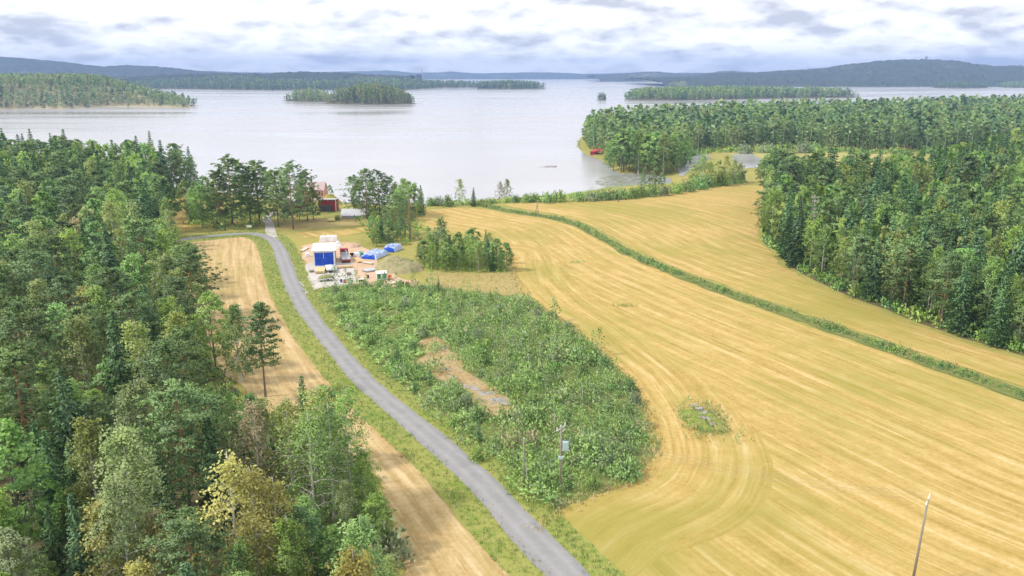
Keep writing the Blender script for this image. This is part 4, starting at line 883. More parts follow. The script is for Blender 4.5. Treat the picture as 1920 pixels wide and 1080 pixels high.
for px_, by, ty, wpx, l in [(806, 386, 371, 10, 'scrub'), (822, 386, 368, 11, 'willow'), (838, 387, 366, 10, 'scrub'), (906, 384, 373, 9, 'olive'), (922, 382, 372, 9, 'willow'), (968, 380, 366, 10, 'birch'), (985, 380, 364, 11, 'scrub'),
                            (1003, 379, 362, 12, 'scrub'), (1022, 380, 360, 14, 'birch'), (1046, 379, 358, 15, 'scrub'), (1088, 377, 361, 13, 'scrub'), (1108, 376, 357, 13, 'willow'), (1128, 375, 356, 13, 'scrub'), (1147, 374, 354, 13, 'birch'), (1166, 373, 353, 13, 'scrub'),
                            (1184, 372, 352, 12, 'scrub'), (1203, 370, 350, 13, 'birch'), (1224, 368, 346, 14, 'scrub'), (1246, 366, 348, 13, 'willow'), (1266, 363, 343, 13, 'scrub'), (1286, 359, 336, 15, 'birch'), (1308, 355, 330, 15, 'aspen'), (1330, 351, 328, 14, 'scrub'),
                            (1352, 347, 322, 14, 'birch'), (1374, 344, 322, 12, 'scrub'), (1392, 341, 322, 10, 'birch'),
                            (1400, 288, 272, 16, 'willow'), (1432, 287, 270, 14, 'willow'), (1470, 289, 268, 18, 'scrub'), (1502, 287, 268, 16, 'willow'), (1522, 286, 266, 15, 'birch')]:
    z = -3 if by < 300 else 0; a, b = P(px_, by, z); z = gz1(a, b); a, b = P(px_, by, z); h = height_at(a, b, ty) - z; w = wpx / FPX * math.hypot(b, 50)
    low_thing('shrub', random.choice(SHR[l]), a, b, w * 1.7, h * 1.25, 'rounded willow bush on the marsh meadow' if by < 300 else 'rounded shrub in the hedge along the ' + ('lily bay' if px_ > 1060 else 'lake shore'), 'shrub')
groups = {}
for q in LOW_THINGS:
    if 'label' not in q[0]: groups.setdefault(q[1], []).append(q)
for text, L in groups.items():
    L.sort(key=lambda q: q[2] / q[3])
    for i, (o, *_r) in enumerate(L):
        th_ = -(-len(L) // 3); o['label'] = text if len(L) == 1 or th_ > 30 else f'{text}, {ORD[i]} from left' if len(L) <= 15 else f"{text}, {ORD[i % th_]} in {('left', 'middle', 'right')[i // th_]} third"
        if len(L) > 1: o['group'] = text.replace('sapling', 'saplings').replace('shrub', 'shrubs').replace('bush', 'bushes').replace('spruce', 'spruces')
# ditch growth, forest rims, verges, rough grass
its = []
def along(line, n, lo, hi, r):
    line = np.asarray(line); seg = np.hypot(*(np.diff(line, axis=0).T)); i = r.choice(len(seg), n, p=seg / seg.sum()); f = r.uniform(0, 1, n)[:, None]; nn = (offset_line(line, 1.0) - line)[i]
    return line[i] * (1 - f) + line[i + 1] * f + nn * r.uniform(lo, hi, n)[:, None] + r.normal(size=(n, 2)) * 0.3
q = np.vstack([along(DITCH, 1500, -0.9, 0.9, r0), along(DITCH, 1100, -1.9, 1.9, r0)]); its = items_at(q[:, 0], q[:, 1], TALLW[1:] + [raw_bush(r0, 40, 0.9, 0.8, l, 0.28) for l in ('spruce', 'spruce', 'pine', 'scrub')], 0.45, 0.9, clump=True)
mass('ditch_growth', its, 'tall grass and weeds growing along the field ditch', 'weeds')
e2 = smooth_line(PP([(1436, 405), (1433, 446), (1474, 490), (1562, 539), (1702, 594), (1802, 629), (1925, 664)]), 0.6); q = along(e2, 620, -6.0, -0.3, r0)
its = items_at(q[:, 0], q[:, 1], UNDER, 0.7, 2.3, (0.9, 1.7)); e3 = smooth_line(PP([(742, 1075), (720, 960), (694, 900), (604, 835), (494, 775), (409, 700), (379, 620), (332, 545), (322, 500)]), 0.8)
q = along(e3, 420, -0.2, 4.5, r0); q2 = along(e3, 420, -4.5, 0.2, r0); q = np.vstack([q, q2]); k = inside(FOREST_L, q[:, 0], q[:, 1]); its += items_at(q[k, 0], q[k, 1], UNDER, 0.5, 1.6, (0.9, 1.5))
q = along(smooth_line(PP([(1286, 294), (1330, 288), (1400, 285), (1500, 281), (1600, 286), (1720, 286), (1920, 282)], -3), 3), 360, -9, 6, r0); its += items_at(q[:, 0], q[:, 1], UNDER, 1.6, 4.2, (0.8, 1.4))
x, y = scatter(GROVE, 1.6, 86); its += items_at(x, y, UNDER[:1] + UNDER[2:3] + UNDER[4:], 0.6, 1.5, (0.8, 1.5))
x, y = scatter(PP([(345, 425), (420, 432), (480, 428), (495, 410), (500, 385), (420, 385), (350, 395)]), 3.6, 87); its += items_at(x, y, UNDER, 0.8, 2.6, (0.9, 1.5)); x, y = scatter(PP([(655, 405), (700, 452), (740, 462), (790, 450), (795, 400), (720, 392)]), 3.8, 88); its += items_at(x, y, UNDER, 0.7, 2.4, (0.9, 1.5))
q = along(smooth_line(PP([(800, 382), (860, 383), (905, 382), (960, 378), (1060, 374), (1190, 368), (1290, 354), (1390, 338)]), 3), 420, -5, 4, r0); its += items_at(q[:, 0], q[:, 1], UNDER[:1] + UNDER[2:3] + UNDER[4:], 0.8, 2.4, (0.8, 1.3))
q = along(smooth_line(PP([(1078, 268), (1084, 284), (1100, 295), (1128, 307), (1142, 318), (1165, 326), (1200, 327), (1240, 331)], -5), 3), 170, -3, 11, r0); k = gz(q[:, 0], q[:, 1]) > -5.1; its += items_at(q[k, 0], q[k, 1], UNDER[:1] + UNDER[2:3] + UNDER[4:], 0.8, 2.6, (0.8, 1.3))
mass('forest_rim_brush', its, 'brush and small spruces at the rims of the forests', 'undergrowth')
q = np.vstack([along(ROAD, 5200, 2.15, 5.2, r0), along(ROAD, 6000, -6.1, -2.15, r0)]); k = (q[:, 1] > 60); q = q[k]; its = items_at(q[:, 0], q[:, 1], TUFT + TUFT + DRY[:1], 0.6, 1.3, sink=0.0)
mass('verge_grass', its, 'bright green grass along both sides of the gravel road', 'grass')
x, y = scatter(PP([(800, 508), (960, 508), (970, 540), (958, 550), (880, 543), (795, 530)]), 0.9, 83); x2, y2 = scatter(CLEAR, 0.9, 84)
q = np.vstack([along(HEADLAND, 1500, -1.2, 1.2, r0), np.column_stack([x, y]), np.column_stack([x2, y2])]); its = items_at(q[:, 0], q[:, 1], DRY + DRY + TUFT[:1], 0.6, 1.4, sink=0.0)
mass('rough_grass', its, 'dry rough grass on the clearing and along the stubble edge', 'grass')
# reeds and lily pads of the bay
REED = [raw_tuft(r0, 12, 2.2, 0.9, 'reed', 0.09) for _ in range(3)]
q = along(smooth_line(PP([(905, 382), (960, 377), (1010, 374), (1070, 369), (1130, 361), (1190, 357), (1240, 353)], LAKE_Z), 2), 1500, -4, 9, r0); z = gz(q[:, 0], q[:, 1])
its = [(random.choice(REED), a, b, max(c, -5.2), 1, random.uniform(0.6, 1.1), random.uniform(0, 6)) for a, b, c in zip(q[:, 0], q[:, 1], z)]
mass('reeds', its, 'reed belt along the near lake shore and bay', 'reeds')
M_pad = paint('lily_pads', (0.15, 0.17, 0.07), 0.6, 0.4, 0.2)
x, y = scatter(PP([(1122, 334), (1150, 328), (1200, 328), (1245, 334), (1240, 348), (1190, 350), (1140, 351), (1118, 345)], LAKE_Z), 2.3, 85); V, F_ = [], []
for a, b in zip(x, y):
    if random.random() < 0.25: continue
    rr = random.uniform(0.4, 1.15); o = len(V); V += [(a + rr * 1.5 * math.cos(t), b + rr * math.sin(t), LAKE_Z + 0.02 + 0.004 * (o % 7)) for t in np.arange(6) * 1.047]; F_.append([o + j for j in range(6)])
tag(link('lily_pads', np_mesh('lily_pads', V, [F_], [M_pad])), 'dark lily pads floating in the sheltered bay', 'lily pads', kind='stuff')

# ------------------------------------------------------------------ paints
C_white = paint('white_sheet_metal', (0.78, 0.78, 0.80), 0.5, 0.08); C_grey = paint('grey_boarding', (0.36, 0.36, 0.39), 0.8); C_galv = paint('galvanised_steel', (0.52, 0.54, 0.58), 0.45, 0.15, 1.5, 0.5)
C_red = paint('red_ochre_boards', (0.30, 0.035, 0.040), 0.85, 0.25); C_truck = paint('red_truck_paint', (0.50, 0.03, 0.05), 0.35, 0.1); C_dark = paint('dark_rubber', (0.025, 0.025, 0.028), 0.8)
C_tarp = paint('blue_tarpaulin', (0.010, 0.075, 0.52), 0.35, 0.3, 1.2); C_ltarp = paint('pale_blue_tarpaulin', (0.40, 0.49, 0.72), 0.4, 0.25, 0.9); C_plank = paint('fresh_timber', (0.66, 0.48, 0.26), 0.8, 0.2)
C_pale = paint('pale_timber', (0.66, 0.58, 0.50), 0.8, 0.2); C_pink = paint('pink_plaster', (0.56, 0.27, 0.22), 0.85, 0.12); C_pinkroof = paint('weathered_pink_roof', (0.46, 0.35, 0.36), 0.8, 0.15)
C_greyroof = paint('light_grey_roof', (0.50, 0.50, 0.55), 0.6, 0.12); C_glass = paint('window_glass', (0.05, 0.06, 0.08), 0.1, 0.2, 1, 0, 0.6); C_green = paint('green_paint', (0.02, 0.26, 0.13), 0.5, 0.15)
C_orange = paint('orange_paint', (0.65, 0.16, 0.03), 0.5); C_pole = paint('weathered_pole_wood', (0.27, 0.24, 0.21), 0.9, 0.25, 1.0); C_porc = paint('pale_insulator', (0.72, 0.74, 0.76), 0.25, 0.05); C_brick = paint('chimney_brick', (0.30, 0.12, 0.09), 0.9)
C_trans = paint('pale_blue_transformer_paint', (0.42, 0.55, 0.60), 0.45, 0.08); C_cable = paint('aluminium_cable', (0.22, 0.22, 0.23), 0.5); C_olive = paint('olive_tarpaulin', (0.27, 0.25, 0.13), 0.6, 0.3, 1.2); C_boatred = paint('bright_red_roof', (0.52, 0.05, 0.06), 0.6, 0.1)
def at(px, py): x, y = P(px, py); z = gz1(x, y); x, y = P(px, py, z + 0.15); return (x, y, gz1(x, y) + 0.15)
def heading(p, q): (x0, y0), (x1, y1) = P(*p), P(*q); return math.atan2(y1 - y0, x1 - x0)
def lump(name, L, Wd, h, mat, parent=None, seed=1, fold=0.12, n=16, loc=(0, 0, 0), rz=0.0, power=4.0, skirt=0.0):
    """a sheet draped over a pile"""
    r = np.random.default_rng(seed); u, v = np.meshgrid(np.linspace(-1, 1, n), np.linspace(-1, 1, n)); e_ = (1 - np.abs(u) ** power) * (1 - np.abs(v) ** power)
    ph = r.uniform(0, 6, 4); f_ = np.sin(u * 5 + ph[0] + 2 * np.sin(v * 2 + ph[1])) * 0.5 + np.sin(v * 11 + ph[2]) * 0.3 + r.normal(size=u.shape) * 0.35
    z = h * (e_ ** 0.45) * (1 + fold * f_); x_ = u * L / 2 * (1 + 0.03 * f_); y_ = v * Wd / 2 * (1 + 0.04 * f_); i = np.arange(n * n).reshape(n, n)
    F1 = np.stack([i[:-1, :-1], i[:-1, 1:], i[1:, 1:], i[1:, :-1]], -1).reshape(-1, 4)
    return link(name, np_mesh(name, np.column_stack([x_.ravel(), y_.ravel(), z.ravel() - 0.02 + skirt]), [F1], [mat]), parent, loc, rz)

# ------------------------------------------------------------------ building site by the road
g0, g1 = at(588, 498), at(629, 497); rz = math.atan2(g1[1] - g0[1], g1[0] - g0[0]); gw = math.hypot(g1[0] - g0[0], g1[1] - g0[1])
gar = empty('garage', (g0[0], g0[1], g0[2] - 0.1), rz); GH, GD = 4.4, 9.5
MB().box((0.12, GD / 2, GH / 2), (0.24, GD, GH)).build('side_wall', C_grey, gar); MB().box((gw - 0.12, GD / 2, GH / 2), (0.24, GD, GH)).build('side_wall', C_grey, gar)
MB().box((gw / 2, GD - 0.12, GH / 2), (gw - 0.49, 0.24, GH)).build('back_wall', C_grey, gar)
MB().box((0.22, -0.06, GH / 2), (0.45, 0.12, GH)).build('door_post', C_white, gar); MB().box((gw - 0.22, -0.06, GH / 2), (0.45, 0.12, GH)).build('door_post', C_white, gar)
MB().box((gw / 2, -0.06, GH - 0.22), (gw - 0.91, 0.12, 0.44)).build('lintel', C_white, gar)
rf = MB().box((gw / 2, GD / 2 - 0.1, GH + 0.22), (gw + 0.7, GD + 0.9, 0.16), rx=R(1.2)).build('roof', C_white, gar)
for j in range(11): MB().box((0.05 + (gw - 0.1) * j / 10, GD / 2 - 0.1, GH + 0.325), (0.05, GD + 0.86, 0.05), rx=R(1.2)).build('roof_seam', C_white, rf)
tw, th, n = gw - 0.9, GH - 0.44, 14; u, v = np.meshgrid(np.linspace(0, 1, n), np.linspace(0, 1, n)); rr = np.random.default_rng(3)
yy = -0.10 + 0.10 * np.sin(u * 9 + v * 4) * np.sin(v * 3.1) + 0.05 * rr.normal(size=u.shape) * (v < 0.95); i = np.arange(n * n).reshape(n, n)
tp = link('door_tarp', np_mesh('door_tarp', np.column_stack([(0.45 + u * tw).ravel(), yy.ravel(), (v * th).ravel()]), [np.stack([i[:-1, :-1], i[:-1, 1:], i[1:, 1:], i[1:, :-1]], -1).reshape(-1, 4)], [C_tarp]), gar)
MB().box((gw * 0.48, -0.26, th - 0.9), (0.12, 0.05, 1.7)).build('strap', C_white, tp)
tag(gar, 'white roofed garage with its doorway closed by a bright blue tarpaulin', 'garage')
def planks(name, px, py, nx_, nz_, L, w, t_, ang, mat, label, cat='lumber', gap=0.03, jit=0.03, mat2=None, bearers=True):
    o = empty(name, at(px, py), ang); r = random.Random(px)
    if bearers:
        for q in (-0.35, 0.35): MB().box((q * L, 0, 0.05), (0.12, nx_ * (w + gap), 0.10)).build('bearer', C_pole, o)
    me = None
    for k in range(nz_):
        for j in range(nx_):
            if me is None: b = MB().box((0, 0, 0), (L, w, t_)).build('plank', mat, o); me = b.data
            else: b = link('plank', me if not (mat2 and (j + k) % 2) else me2, o)
            if mat2 and me is b.data and k == 0 and j == 0: me2 = me.copy(); me2.materials.clear(); me2.materials.append(mat2)
            b.location = (r.uniform(-jit, jit) * L, (j - (nx_ - 1) / 2) * (w + gap), 0.12 + k * (t_ + 0.012) + t_ / 2); b.rotation_euler = (0, 0, r.uniform(-jit, jit) * 0.6)
    return tag(o, label, cat)
planks('plank_stack', 601, 509, 7, 4, 5.2, 0.34, 0.14, heading((600, 512), (603, 500)), C_plank, 'stack of fresh yellow planks in front of the tarpaulin door', jit=0.03)
def wheel(parent, x, y, r_, w=0.3):
    o = MB().tube([(x - w / 2, y, r_), (x + w / 2, y, r_)], [r_, r_], 14).build('wheel', C_dark, parent); MB().tube([(x - w / 2 - 0.01, y, r_), (x + w / 2 + 0.01, y, r_)], [r_ * 0.5, r_ * 0.5], 10).build('rim', C_galv, o); return o
t = empty('flatbed_trailer', at(622, 512), heading((626, 512), (622, 498)) - R(90))
MB().box((0, 3.4, 0.85), (2.9, 6.8, 0.14)).build('deck', C_galv, t); MB().box((-0.8, 3.4, 0.70), (0.14, 6.6, 0.16)).box((0.8, 3.4, 0.70), (0.14, 6.6, 0.16)).build('chassis', C_dark, t)
for sx in (-1.1, 1.1):
    for yy_ in (2.6, 3.5): wheel(t, sx, yy_, 0.38, 0.25)
MB().box((0, 7.6, 0.62), (0.12, 1.8, 0.12)).build('drawbar', C_galv, t); MB().box((-0.4, 3.3, 1.0), (1.7, 5.6, 0.14), rz=R(2)).build('steel_sheets', C_white, t)
tag(t, 'grey flatbed trailer loaded with pale sheets right of the yellow planks', 'trailer')
t = empty('covered_trailer', at(612, 526), heading((600, 525), (626, 522)))
MB().box((0, 0, 0.55), (4.3, 1.9, 0.14)).build('deck', C_galv, t); lump('tarpaulin', 4.2, 2.0, 1.0, C_olive, t, 4, 0.1, 16, (0, 0, 0.62), power=3.0)
for sy in (-0.98, 0.98): MB().box((0, sy, 0.72), (4.4, 0.08, 0.2)).build('side_rail', C_white, t)
for sy in (-0.85, 0.85): wheel_o = MB().tube([(0.2, sy - 0.12, 0.33), (0.2, sy + 0.12, 0.33)], [0.33, 0.33], 14).build('wheel', C_dark, t)
MB().tube([(-2.1, 0, 0.5), (-3.6, 0, 0.45)], [0.06, 0.05], 6).build('drawbar', C_galv, t); tag(t, 'small trailer under an olive tarpaulin below the plank stack', 'trailer')
# truck: local +y is forward, rear axle end at y = 0
t = empty('flatbed_truck', at(650, 493), heading((651, 491), (644, 474)) - R(90))
MB().box((-0.45, 4.6, 0.78), (0.16, 9.0, 0.24)).box((0.45, 4.6, 0.78), (0.16, 9.0, 0.24)).build('chassis', C_dark, t)
bed = MB().box((0, 3.0, 1.12), (2.5, 6.0, 0.16)).build('cargo_bed', C_galv, t); MB().box((0, 6.0, 1.65), (2.5, 0.10, 0.95)).build('headboard', C_galv, bed)
for sx in (-1.25, 1.25): MB().box((sx, 3.0, 1.26), (0.05, 5.9, 0.16)).build('side_rail', C_galv, bed)
cabp = [(7.0, 0.75), (9.1, 0.75), (9.15, 1.7), (8.85, 2.85), (7.0, 2.95)]
cb = MB(); n = len(cabp); cb.add([(-1.2, a, b) for a, b in cabp] + [(1.2, a, b) for a, b in cabp], [tuple(range(n)), tuple(range(2 * n - 1, n - 1, -1))] + [(i, i + n, (i + 1) % n + n, (i + 1) % n) for i in range(n)]); cab = cb.build('cab', C_truck, t, bevel=0.06)
MB().box((0, 9.03, 2.25), (2.1, 0.06, 0.85), rx=R(14)).build('windscreen', C_glass, cab); MB().box((0, 6.985, 2.3), (1.5, 0.04, 0.55)).build('rear_window', C_glass, cab)
for sx in (-1.215, 1.215): MB().box((sx, 8.2, 2.2), (0.03, 0.9, 0.65)).build('side_window', C_glass, cab)
cr = MB().tube([(0, 6.5, 1.1), (0, 6.5, 2.9)], [0.22, 0.18], 8).build('crane_column', C_truck, t); MB().box((0, 6.5, 0.95), (2.4, 0.5, 0.3)).build('outrigger_beam', C_truck, t)
MB().tube([(0, 6.5, 2.8), (0.25, 4.6, 3.0), (0.35, 2.6, 1.75)], [0.16, 0.14, 0.09], 6).build('boom', C_dark, cr); MB().box((0.3, 3.3, 2.45), (0.16, 2.6, 0.18), rx=R(30)).build('boom_extension', C_galv, cr)
for sx in (-1.02, 1.02):
    for yy_ in (1.1, 2.4, 7.9): wheel(t, sx, yy_, 0.50, 0.32)
MB().box((0, 0.02, 0.72), (2.4, 0.10, 0.26)).build('rear_bumper', C_truck, t)
for sx in (-0.95, 0.95): MB().box((sx, -0.05, 0.74), (0.35, 0.05, 0.14)).build('tail_lamp', C_orange, t)
tag(t, 'red flatbed truck with folded crane parked right of the garage', 'truck')
def tarp_pile(px, py, L, Wd, h, ang, label, seed):
    o = empty('tarp_pile', at(px, py), ang); a = lump('tarpaulin', L, Wd, h, C_ltarp, o, seed, 0.30, 20); MB().box((0, 0, 0.10), (L * 0.86, Wd * 0.8, 0.2)).build('bearer', C_pole, o)
    for k in range(4): MB().box((L * (-0.3 + 0.2 * k), 0, h * 1.03), (0.14, Wd * 0.8, 0.10), rz=0.1 * (k - 1.5)).build('fold', C_ltarp, a)
    lump('dark_end', Wd * 0.9, 1.6, h * 0.75, C_tarp, o, seed + 1, 0.15, 12, (-L * 0.42, 0, 0), R(90)); return tag(o, label, 'tarpaulin')
tarp_pile(703, 480, 9.0, 5.6, 1.5, heading((684, 484), (716, 470)), 'long pile under a pale blue tarpaulin, the one nearer the truck', 5)
tarp_pile(737, 468, 6.0, 4.6, 1.6, heading((728, 470), (752, 460)), 'blue tarpaulin heap farther up beside the trees', 8)
t = empty('waste_skip', at(673, 481), heading((666, 481), (681, 479)))
MB().prism([(-1.15, 0), (1.15, 0), (1.35, 1.35), (-1.35, 1.35)], -0.85, 0.85).build('bin', C_white, t, bevel=0.03); MB().box((0.62, -0.88, 0.72), (1.05, 0.08, 1.05)).build('green_panel', C_green, t); MB().box((0.6, 0, 1.40), (1.3, 1.6, 0.08)).build('lid', C_green, t)
tag(t, 'white and green waste container between the truck and the blue tarps', 'container')
t = empty('compressor', at(660, 480), 0.4); MB().box((0, 0, 0.65), (1.1, 0.7, 0.7)).build('housing', C_dark, t, bevel=0.08); MB().tube([(-0.7, 0, 0.45), (-1.3, 0, 0.4)], [0.05, 0.04], 6).build('tow_bar', C_galv, t)
for sy in (-0.4, 0.4): MB().tube([(0, sy - 0.08, 0.28), (0, sy + 0.08, 0.28)], [0.28, 0.28], 12).build('wheel', C_dark, t)
tag(t, 'small dark wheeled machine left of the white and green container', 'machine')
planks('timber_beams', 672, 489, 4, 2, 6.0, 0.22, 0.2, heading((666, 482), (681, 495)), C_plank, 'few long yellow beams lying on the dirt below the container', 'lumber', 0.22, 0.05)
planks('roof_sheets', 698, 507, 4, 3, 5.2, 0.85, 0.10, heading((683, 508), (716, 503)), C_galv, 'stack of blue grey metal roof sheets before the weedy mound', 'metal sheets', -0.25, 0.06)
planks('slat_pile', 764, 529, 17, 1, 3.2, 0.12, 0.10, heading((748, 531), (752, 522)), C_pale, 'row of white and reddish slats laid out at the scrub edge', 'slats', 0.20, 0.05, C_pink, False)
planks('board_heap', 571, 468, 5, 2, 5.0, 0.22, 0.08, heading((562, 473), (580, 463)), C_pale, 'loose pale boards lying left of the garage', 'lumber', 0.05, 0.10)
t = empty('site_hut', at(716, 525), heading((707, 525), (725, 524))); MB().box((0, 1.0, 1.0), (2.7, 2.0, 1.75)).build('wall', C_white, t)
for q in (-0.72, 0.72): MB().box((q, -0.03, 1.0), (0.95, 0.06, 1.3)).build('shutter', C_green, t)
r_ = MB().box((0, 1.0, 1.98), (3.0, 2.5, 0.12), rx=R(5)).build('roof', C_white, t)
for j in range(6): MB().box((-1.25 + 0.5 * j, 1.0, 2.055), (0.05, 2.45, 0.04), rx=R(5)).build('roof_rib', C_pale, r_)
for a in (-1.1, 1.1):
    for b in (0.3, 1.7): MB().box((a, b, 0.06), (0.2, 0.2, 0.12)).build('foot', C_pole, t)
tag(t, 'little site hut with white roof and green shutters', 'hut')
t = empty('wrapped_pallet', at(678, 528), 0.15); MB().box((0, 0, 0.08), (1.5, 1.1, 0.14)).build('pallet', C_pole, t); MB().box((0, 0, 0.45), (1.4, 1.0, 0.6)).build('load', C_dark, t); lump('cover', 1.6, 1.2, 0.35, C_white, t, 9, 0.12, 10, (0, 0, 0.68)); tag(t, 'pallet with dark load under a white cover left of the hut', 'pallet')
t = empty('cement_mixer', at(731, 523), 0.5); MB().tube([(-0.5, 0, 0.6), (-0.2, 0, 0.75), (0.2, 0, 1.0), (0.45, 0, 1.15)], [0.25, 0.45, 0.42, 0.22], 12).build('drum', C_orange, t, smooth=True)
MB().box((0, -0.35, 0.4), (0.08, 0.08, 0.8)).box((0, 0.35, 0.4), (0.08, 0.08, 0.8)).box((0, 0, 0.06), (0.9, 0.8, 0.06)).build('stand', C_orange, t); MB().tube([(-0.4, -0.45, 0.2), (-0.4, -0.37, 0.2)], [0.2, 0.2], 10).build('wheel', C_dark, t); tag(t, 'orange cement mixer standing right of the little hut', 'mixer')
for k, (px_, py_, a, n_) in enumerate([(606, 452, 2.4, 'leftmost'), (617, 451.5, 2.4, 'middle'), (627, 451.5, 2.2, 'rightmost')]):
    o = empty('insulation_bale', at(px_, py_), rz); lump('wrap', a * 0.98, 1.8, 1.9, C_white, o, 20 + k, 0.07, 12, power=6); MB().box((0, 0, 0.06), (a * 0.8, 1.4, 0.12)).build('pallet', C_pole, o); tag(o, f'white wrapped bale behind the garage, {n_} of the row', 'bale', 'white bales behind the garage')
for px_, py_, lb in [(634, 459, 'white bag of building material beside the garage roof, the farther one'), (637, 466, 'white bag of building material right of the garage, the nearer one'), (577, 481, 'white sack standing against the left garage wall')]:
    o = empty('bulk_bag', at(px_, py_), 0.3); lump('bag', 1.5, 1.4, 1.25, C_white, o, int(px_), 0.10, 12, power=5); MB().tube([(-0.4, 0, 1.15), (0, 0, 1.5), (0.4, 0, 1.15)], [0.03, 0.03, 0.03], 5).build('strap', C_pale, o); tag(o, lb, 'bag')
planks('timber_bundle', 647, 502, 5, 3, 4.2, 0.2, 0.16, 0.3, C_plank, 'bundle of yellow timber on the gravel behind the truck'); planks('timber_bundle', 690, 494, 4, 2, 3.6, 0.22, 0.14, -0.5, C_pale, 'pale timber bundle on the dirt between tarps and roof sheets'); planks('timber_bundle', 737, 532, 6, 2, 3.0, 0.18, 0.12, 0.9, C_pale, 'short pale boards beside the cement mixer')
planks('pallet_stack', 655, 515, 5, 5, 1.2, 0.2, 0.10, 0.2, C_pole, 'grey stack of pallets in the middle of the gravel yard', 'pallets'); planks('pallet_stack', 584, 510, 5, 4, 1.2, 0.2, 0.10, 0.5, C_pole, 'grey stack of pallets left of the plank stack', 'pallets')
for k, (px_, py_, m_, c_) in enumerate([(640, 529, C_tarp, 'blue'), (646, 530, C_orange, 'orange'), (690, 521, C_dark, 'black')]):
    o = empty('barrel', at(px_, py_)); MB().tube([(0, 0, 0), (0, 0, 0.3), (0, 0, 0.6), (0, 0, 0.9)], [0.29, 0.31, 0.31, 0.29], 12).build('drum', m_, o); MB().tube([(0, 0, 0.9), (0, 0, 0.94)], [0.26, 0.26], 12).build('lid', C_galv, o); tag(o, f'{c_} barrel standing on the building yard', 'barrel')
def mound(name, px, py, L, Wd, h, mat, label, cat, ang=0.0, seed=1, n=26):
    r = np.random.default_rng(seed); x0, y0, z0 = at(px, py); u, v = np.meshgrid(np.linspace(-1, 1, n), np.linspace(-1, 1, n)); d = np.clip(1 - (u * u + v * v), 0, 1)
    z = h * d ** 0.8 * (1 + 0.25 * np.sin(u * 4 + seed) * np.cos(v * 3.3) + 0.10 * r.normal(size=u.shape)); i = np.arange(n * n).reshape(n, n); keep_ = (d.ravel()[np.stack([i[:-1, :-1], i[:-1, 1:], i[1:, 1:], i[1:, :-1]], -1).reshape(-1, 4)] > 0).any(1)
    F1 = np.stack([i[:-1, :-1], i[:-1, 1:], i[1:, 1:], i[1:, :-1]], -1).reshape(-1, 4)[keep_]
    return tag(link(name, np_mesh(name, np.column_stack([(u * L / 2).ravel(), (v * Wd / 2).ravel(), z.ravel() - 0.2]), [F1], [mat], smooth=True), None, (x0, y0, z0), ang), label, cat)
mound('earth_mound', 746, 504, 15, 12, 3.4, M_mound, 'large weedy earth mound beside the sapling grove', 'mound', 0.2, 3); mound('dirt_heap', 661, 462, 5.5, 4.5, 1.5, M_dirt, 'bare reddish dirt heap behind the truck', 'mound', 0.1, 4)
a, b, _ = at(748, 503); q = np.column_stack([a + r0.normal(size=420) * 2.9, b + r0.normal(size=420) * 2.6]); dd = ((q[:, 0] - a) / 7) ** 2 + ((q[:, 1] - b) / 6) ** 2; q, dd = q[dd < 1], dd[dd < 1]
its = [(random.choice(TALLW + DRY + LOW[:2]), q_[0], q_[1], gz1(q_[0], q_[1]) + 3.0 * (1 - e_) ** 0.8 - 0.25, 0.7, random.uniform(0.35, 0.8), random.uniform(0, 6)) for q_, e_ in zip(q, dd)]
mass('mound_weeds', its, 'weeds covering the large earth mound', 'weeds')

# ------------------------------------------------------------------ farm by the lake
def gable_house(name, px, py, Wd, D, eave, ridge, wall, roof, label, cat, rz=0.0, chimney=False, windows=(), door=None, trim=C_white):
    o = empty(name, at(px, py), rz); sh = MB().prism([(-D / 2, 0), (D / 2, 0), (D / 2, eave), (0, ridge), (-D / 2, eave)], -Wd / 2, Wd / 2); sh.v = [(y_, x_ + D / 2, z_) for x_, y_, z_ in sh.v]
    sh.build('wall', wall, o); r_ = MB(); sl = math.atan2(ridge - eave, D / 2); ln = math.hypot(D / 2, ridge - eave) + 0.45
    for sg in (-1, 1): r_.box((0, D / 2 + sg * (D / 4 + 0.15), (eave + ridge) / 2 + 0.05), (Wd + 0.7, ln, 0.14), rx=-sg * sl)
    rf_ = r_.build('roof', roof, o)
    if chimney: MB().box((-0.8, D / 2 + 0.3, ridge + 0.35), (0.75, 0.75, 1.5)).build('chimney', C_brick, rf_)
    for sx in (-1, 1): MB().box((sx * (Wd / 2 + 0.01), -0.01, eave / 2), (0.16, 0.16, eave)).build('corner_board', trim, o)
    for wx, wz, ww, wh in windows: w_ = MB().box((wx, -0.04, wz), (ww, 0.08, wh)).build('window', trim, o); MB().box((wx, -0.09, wz), (ww - 0.2, 0.04, wh - 0.2)).build('pane', C_glass, w_)
    if door: MB().box((door[0], -0.05, door[2] / 2), (door[1], 0.1, door[2])).build('door', C_glass if door[3] else trim, o)
    return tag(o, label, cat)
gable_house('farmhouse', 585, 374, 11.0, 7.5, 5.0, 8.2, C_pink, C_pinkroof, 'pink farmhouse with weathered roof and brick chimney by the lake', 'house', 0.0, True, [(-3.8, 1.7, 1.1, 1.3), (-1.2, 1.7, 1.1, 1.3), (3.6, 1.7, 1.1, 1.3), (-3.8, 4.0, 1.0, 1.1), (-1.2, 4.0, 1.0, 1.1), (3.6, 4.0, 1.0, 1.1)], (1.4, 1.0, 2.1, False))
t = empty('red_shed', at(614, 396), 0.0); MB().prism([(0, 0), (5.5, 0), (5.5, 4.3), (0, 4.9)], -3.6, 3.6).build('wall', C_red, t); t_w = t.children[0]; t_w.rotation_euler = (0, 0, R(90)); t_w.location = (0, 0, 0)
MB().box((0, 2.75, 4.72), (7.8, 6.2, 0.16), rx=R(-6.2)).build('roof', C_greyroof, t); MB().box((-0.4, -0.05, 1.3), (5.2, 0.1, 2.6)).build('doorway', C_glass, t)  # doorway is a dark panel painted for the shade inside the opening
